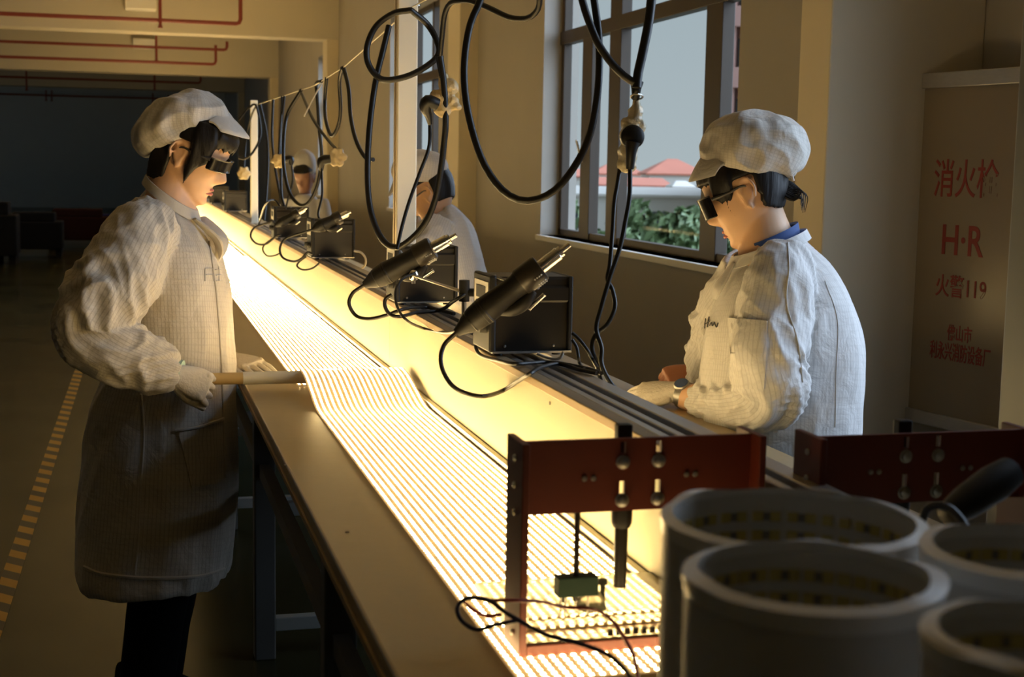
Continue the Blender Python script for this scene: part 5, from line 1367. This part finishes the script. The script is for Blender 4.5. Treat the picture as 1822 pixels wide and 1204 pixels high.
# ================================================================== red test fixtures
def fixture(x, y, label, frame_label=None, tray=True):
    W_, H_, Dp = .309, .256, .072
    root = thing('test_fixture', (x, y, ZT), label, 'test fixture', 'red metal test fixtures')
    o = Vector((x, y, ZT+(.0042 if tray else .001))); B = lambda mb, lo, hi: mb.box(tuple(o+Vector(lo)), tuple(o+Vector(hi)))
    for xx in (0, W_-.009):
        sp = obj('side_plate', B(MB(), (xx, 0, 0), (xx+.009, Dp, H_)), 'red_paint', root, bevel=.0012, smooth=False)
        s = -1 if xx == 0 else 1
        for zz in (H_-.022, H_-.055, H_-.088, .02):
            obj('screw', MB().lathe(o+Vector((xx if s < 0 else xx+.009, .034, zz)), (s, 0, 0), [(.0005, 0), (.0042, 0), (.0034, .002), (.0005, .0026)], 14), 'steel', sp)
    # cross beam: plate with four slots, cut out of boxes
    yb0, yb1 = .026, .032; zb0, zb1 = H_-.091, H_-.002; cx = (.1327, .1785); sw_ = .0034
    sl = ((H_-.021, H_-.006), (H_-.071, H_-.054)); mb = MB()
    xs = [.009, cx[0]-sw_, cx[0]+sw_, cx[1]-sw_, cx[1]+sw_, W_-.009]
    for i in range(5):
        if i in (1, 3):
            for za, zb in ((zb0, sl[1][0]), (sl[1][1], sl[0][0]), (sl[0][1], zb1)): B(mb, (xs[i], yb0, za), (xs[i+1], yb1, zb))
        else: B(mb, (xs[i], yb0, zb0), (xs[i+1], yb1, zb1))
    B(mb, (.009, yb1, zb0), (W_-.009, Dp-.004, zb0+.005))
    beam = obj('cross_beam', mb, 'red_paint', root, smooth=False)
    for c_ in cx:
        for zz in (H_-.031, H_-.078):
            obj('bolt', MB().lathe(o+Vector((c_, yb0, zz)), (0, -1, 0), [(.0005, 0), (.0088, 0), (.0088, .0015), (.0070, .002), (.0062, .0052), (.0035, .0068), (.0005, .007)], 24), 'steel', beam)
    for c_ in (.0845, .096, .2155, .227):
        obj('screw', MB().lathe(o+Vector((c_, yb0, H_-.0495)), (0, -1, 0), [(.0005, 0), (.0036, 0), (.003, .0016), (.0005, .002)], 14), 'steel', beam)
    B2_ = MB(); B(B2_, (.009, 0, 0), (W_-.009, .012, .013)); B(B2_, (.009, Dp-.012, 0), (W_-.009, Dp, .010))
    obj('base_bar', B2_, 'red_paint', root, bevel=.001, smooth=False)
    xp, yp = .1425, .052
    pl = obj('plunger', MB().lathe(o+Vector((xp, yp, .062)), (0, 0, 1), [(.001, 0), (.008, 0), (.0085, .07), (.0085, .075), (.001, .076)], 18), 'black_metal', root)
    obj('plunger_collar', MB().lathe(o+Vector((xp, yp, H_-.118)), (0, 0, 1), [(.001, 0), (.0105, 0), (.013, .006), (.0135, .028), (.001, .029)], 20), 'black_plastic', pl)
    obj('plunger_knob', B(MB(), (xp-.010, yp-.008, H_-.03), (xp+.009, yp+.008, H_+.011)), 'black_plastic', pl, bevel=.002, smooth=False)
    rd = obj('guide_rod', MB().cyl(o+Vector((.083, .045, .05)), o+Vector((.083, .045, zb0)), .0036, n=12), 'black_metal', root)
    th_ = MB()
    for k in range(26): th_.lathe(o+Vector((.083, .045, .085+.003*k)), ZH, [(.0036, 0), (.0044, .0007), (.0036, .0014)], 12)
    obj('thread', th_, 'black_metal', rd)
    tbk = obj('terminal_block', B(MB(), (.058, .034, .058), (.109, .056, .082)), 'dark_green', root, bevel=.001, smooth=False)
    for xx in (.064, .070, .083, .099): obj('pin', MB().cyl(o+Vector((xx, .045, .030 if xx != .083 else .040)), o+Vector((xx, .045, .058)), .0016, n=8), 'steel', tbk)
    if tray:
        tr = obj('acrylic_tray', B(MB(), (.012, .015, .0012), (W_-.04, .27, .011)), 'acrylic', root, bevel=.001, smooth=False)
        for xx, yy in ((.105, .16), (.158, .16)):
            obj('post_knob', MB().lathe(o+Vector((xx, yy, .011)), ZH, [(.001, 0), (.0035, 0), (.0035, .020), (.006, .021), (.006, .028), (.001, .029)], 14), 'black_plastic', tr)
        dv_ = obj('lens_puck', MB().lathe(o+Vector((.132, .13, .011)), ZH, [(.001, 0), (.020, 0), (.018, .012), (.012, .020), (.001, .021)], 24), 'acrylic', tr)
        for yy in (.062, .098):
            st_ = obj('led_strip', B(MB(), (.014, yy-.005, .0112), (.245, yy+.005, .0122)), 'tube_end', tr, smooth=False)
            lc = MB()
            for q_ in range(18): B(lc, (.020+.0125*q_, yy-.0025, .0122), (.025+.0125*q_, yy+.0025, .0136))
            obj('led_chips', lc, 'led_light_small', st_, smooth=False)
        lg = MB()
        for k in range(9): B(lg, (.118+.011*k, .020, .011), (.124+.011*k, .024, .019))
        obj('contact_row', lg, 'resistor', tr, smooth=False)
    return root
f1 = at(900, 1150, z=ZT+.003); fixture(.437, 1.545, 'red test fixture straddling the near end of the glowing mat')
f2 = at(1461, 790, depth=1.715)
fixture(f2.x, f2.y, 'red test fixture on the right half of the bench by the grey column', tray=False)
Q = lambda cx, cy: (800+.3854*cx, 740+.3854*cy)
def lead(name, label, pts, mat, r):
    P_ = [at(*Q(x, y), depth=d) for x, y, d in pts]
    return tag(obj(name, MB().tube(P_, r, 10, samples=120), mat, base=P_[0]), label, 'wire')
lead('test_lead', 'red test lead running from the fixture terminal down to the lower edge', [(240, 915, 1.60), (170, 922, 1.60), (110, 895, 1.59), (66, 852, 1.585), (100, 836, 1.57), (180, 850, 1.55), (262, 850, 1.535), (420, 856, 1.56), (520, 880, 1.585), (640, 888, 1.59), (700, 905, 1.56), (760, 955, 1.53), (810, 1030, 1.50), (850, 1110, 1.48), (868, 1204, 1.46), (868, 1300, 1.44)], 'red_wire', .0022)
lead('test_lead', 'dark blue test lead looping left of the fixture and away to the lower edge', [(330, 940, 1.56), (215, 962, 1.555), (130, 985, 1.56), (62, 950, 1.57), (35, 900, 1.575), (50, 860, 1.58), (95, 838, 1.57), (180, 850, 1.545), (250, 900, 1.53), (335, 952, 1.52), (450, 1010, 1.51), (600, 1050, 1.50), (720, 1095, 1.49), (790, 1150, 1.48), (840, 1215, 1.46), (900, 1330, 1.44)], 'blue_wire', .0026)

# dark tool lying by the right fixture
a, b_ = at(1800, 838, depth=1.42), at(1650, 940, depth=1.36)
tl = thing('hand_tool', a.lerp(b_, .5), 'black hand tool leaning by the right red fixture behind the white rolls', 'tool')
ax = (b_-a).normalized()
obj('grip', MB().lathe(a, ax, [(.001, 0), (.016, .002), (.019, .03), (.017, .07), (.012, .10), (.001, .102)], 20), 'black_plastic', tl)
obj('cord', MB().tube([b_, b_+Vector((-.004, 0, -.02)), at(1636, 960, depth=1.36), at(1650, 905, depth=1.35), at(1690, 905, depth=1.34), at(1722, 945, depth=1.33), at(1735, 990, depth=1.33)], .004, 10, samples=40), 'black_rubber', tl)

# ================================================================== white rolls in the foreground
def mat_roll(px, py, depth, half_px, label, seed):
    c = at(px, py, depth=depth); r = half_px*depth/FPX; zt = c.z
    root = thing('led_roll', (c.x, c.y, ZT), label, 'roll', 'white rolls of led mat standing on the bench')
    rr = random.Random(seed); th0 = .0022
    # wound sheet: a spiral of three and a half turns
    n = 260; turns = 3.4; out_, in_, = [], []
    ring_ = []
    for i in range(n+1):
        a = 2*math.pi*turns*i/n+seed*.7; rad = r*(.985-.018*turns*i/n*.7)
        zz = zt+.004*math.sin(a*1.0+seed)-.0012*(i/n*turns)
        d = Vector((math.cos(a), math.sin(a), 0)); p = Vector((c.x, c.y, 0))+d*rad
        ring_.append([p+ZH*(ZT+.002), p+d*th0+ZH*(ZT+.002), p+d*th0+ZH*zz, p+ZH*(zz+.0008)])
    obj('wound_sheet', MB().rings(ring_), 'roll_white', root, angle=60)
    ri = r*(.985-.018*turns*.7)-.0006
    # film edges sticking up
    fl = MB(); rg = []
    for i in range(90):
        a = 2*math.pi*i/90; d = Vector((math.cos(a), math.sin(a), 0)); k = .0025+.010*max(0, nz(math.cos(a)*1.3+seed, math.sin(a)*1.3))
        p = Vector((c.x, c.y, zt)); ro = r*.988
        rg.append([p+d*ro-ZH*.012, p+d*(ro+.0025)-ZH*.010, p+d*(ro+.002+k*.6)+ZH*k*.55, p+d*(ro-.006)+ZH*(.003+k*.45)])
    k_ = len(rg); vs = [p for q in rg for p in q]
    fl.add(vs, [(i*4+j, i*4+(j+1) % 4, ((i+1) % k_)*4+(j+1) % 4, ((i+1) % k_)*4+j) for i in range(k_) for j in range(4)])
    obj('film_edge', fl, 'roll_film', root)
    for nm__, mt, zz_, sz, step, ph in (('phosphor_dots', 'phosphor', None, (.0045, .0042), 2*math.pi/40, 0), ('resistor_dots', 'resistor', None, (.0032, .0032), 2*math.pi/20, math.pi/40)):
        mb = MB()
        for row in range(6):
            z0 = zt-.020-.0165*row
            for q in range(int(round(2*math.pi/step))):
                a = q*step+ph
                if nm__ == 'resistor_dots' and q % 5 in (2,): continue
                d = Vector((math.cos(a), math.sin(a), 0)); e = Vector((-d.y, d.x, 0)); p = Vector((c.x, c.y, z0))+d*ri
                vs = [p+e*sx*sz[0]+ZH*sz_*sz[1]-d*dd for dd in (-.002, .0016) for sz_ in (-1, 1) for sx in (-1, 1)]
                mb.add(vs, [(0,1,3,2),(4,5,7,6),(0,1,5,4),(2,3,7,6),(0,2,6,4),(1,3,7,5)])
        o = obj(nm__, mb, mt, root, smooth=False); o['kind'] = 'stuff'
    return c, r
ra = mat_roll(1410, 927, 1.11, 229, 'white roll of led mat standing behind the front roll, right of the red fixture', 1)
rb = mat_roll(1444, 1028, .90, 222, 'large blurred white roll of led mat in front, lowest in the picture', 2)
rc = mat_roll(1838, 985, .985, 190, 'white roll of led mat at the right edge, further back than its neighbour', 3)
rd_ = mat_roll(1868, 1140, .72, 215, 'white roll of led mat cut off by the lower right corner', 4)
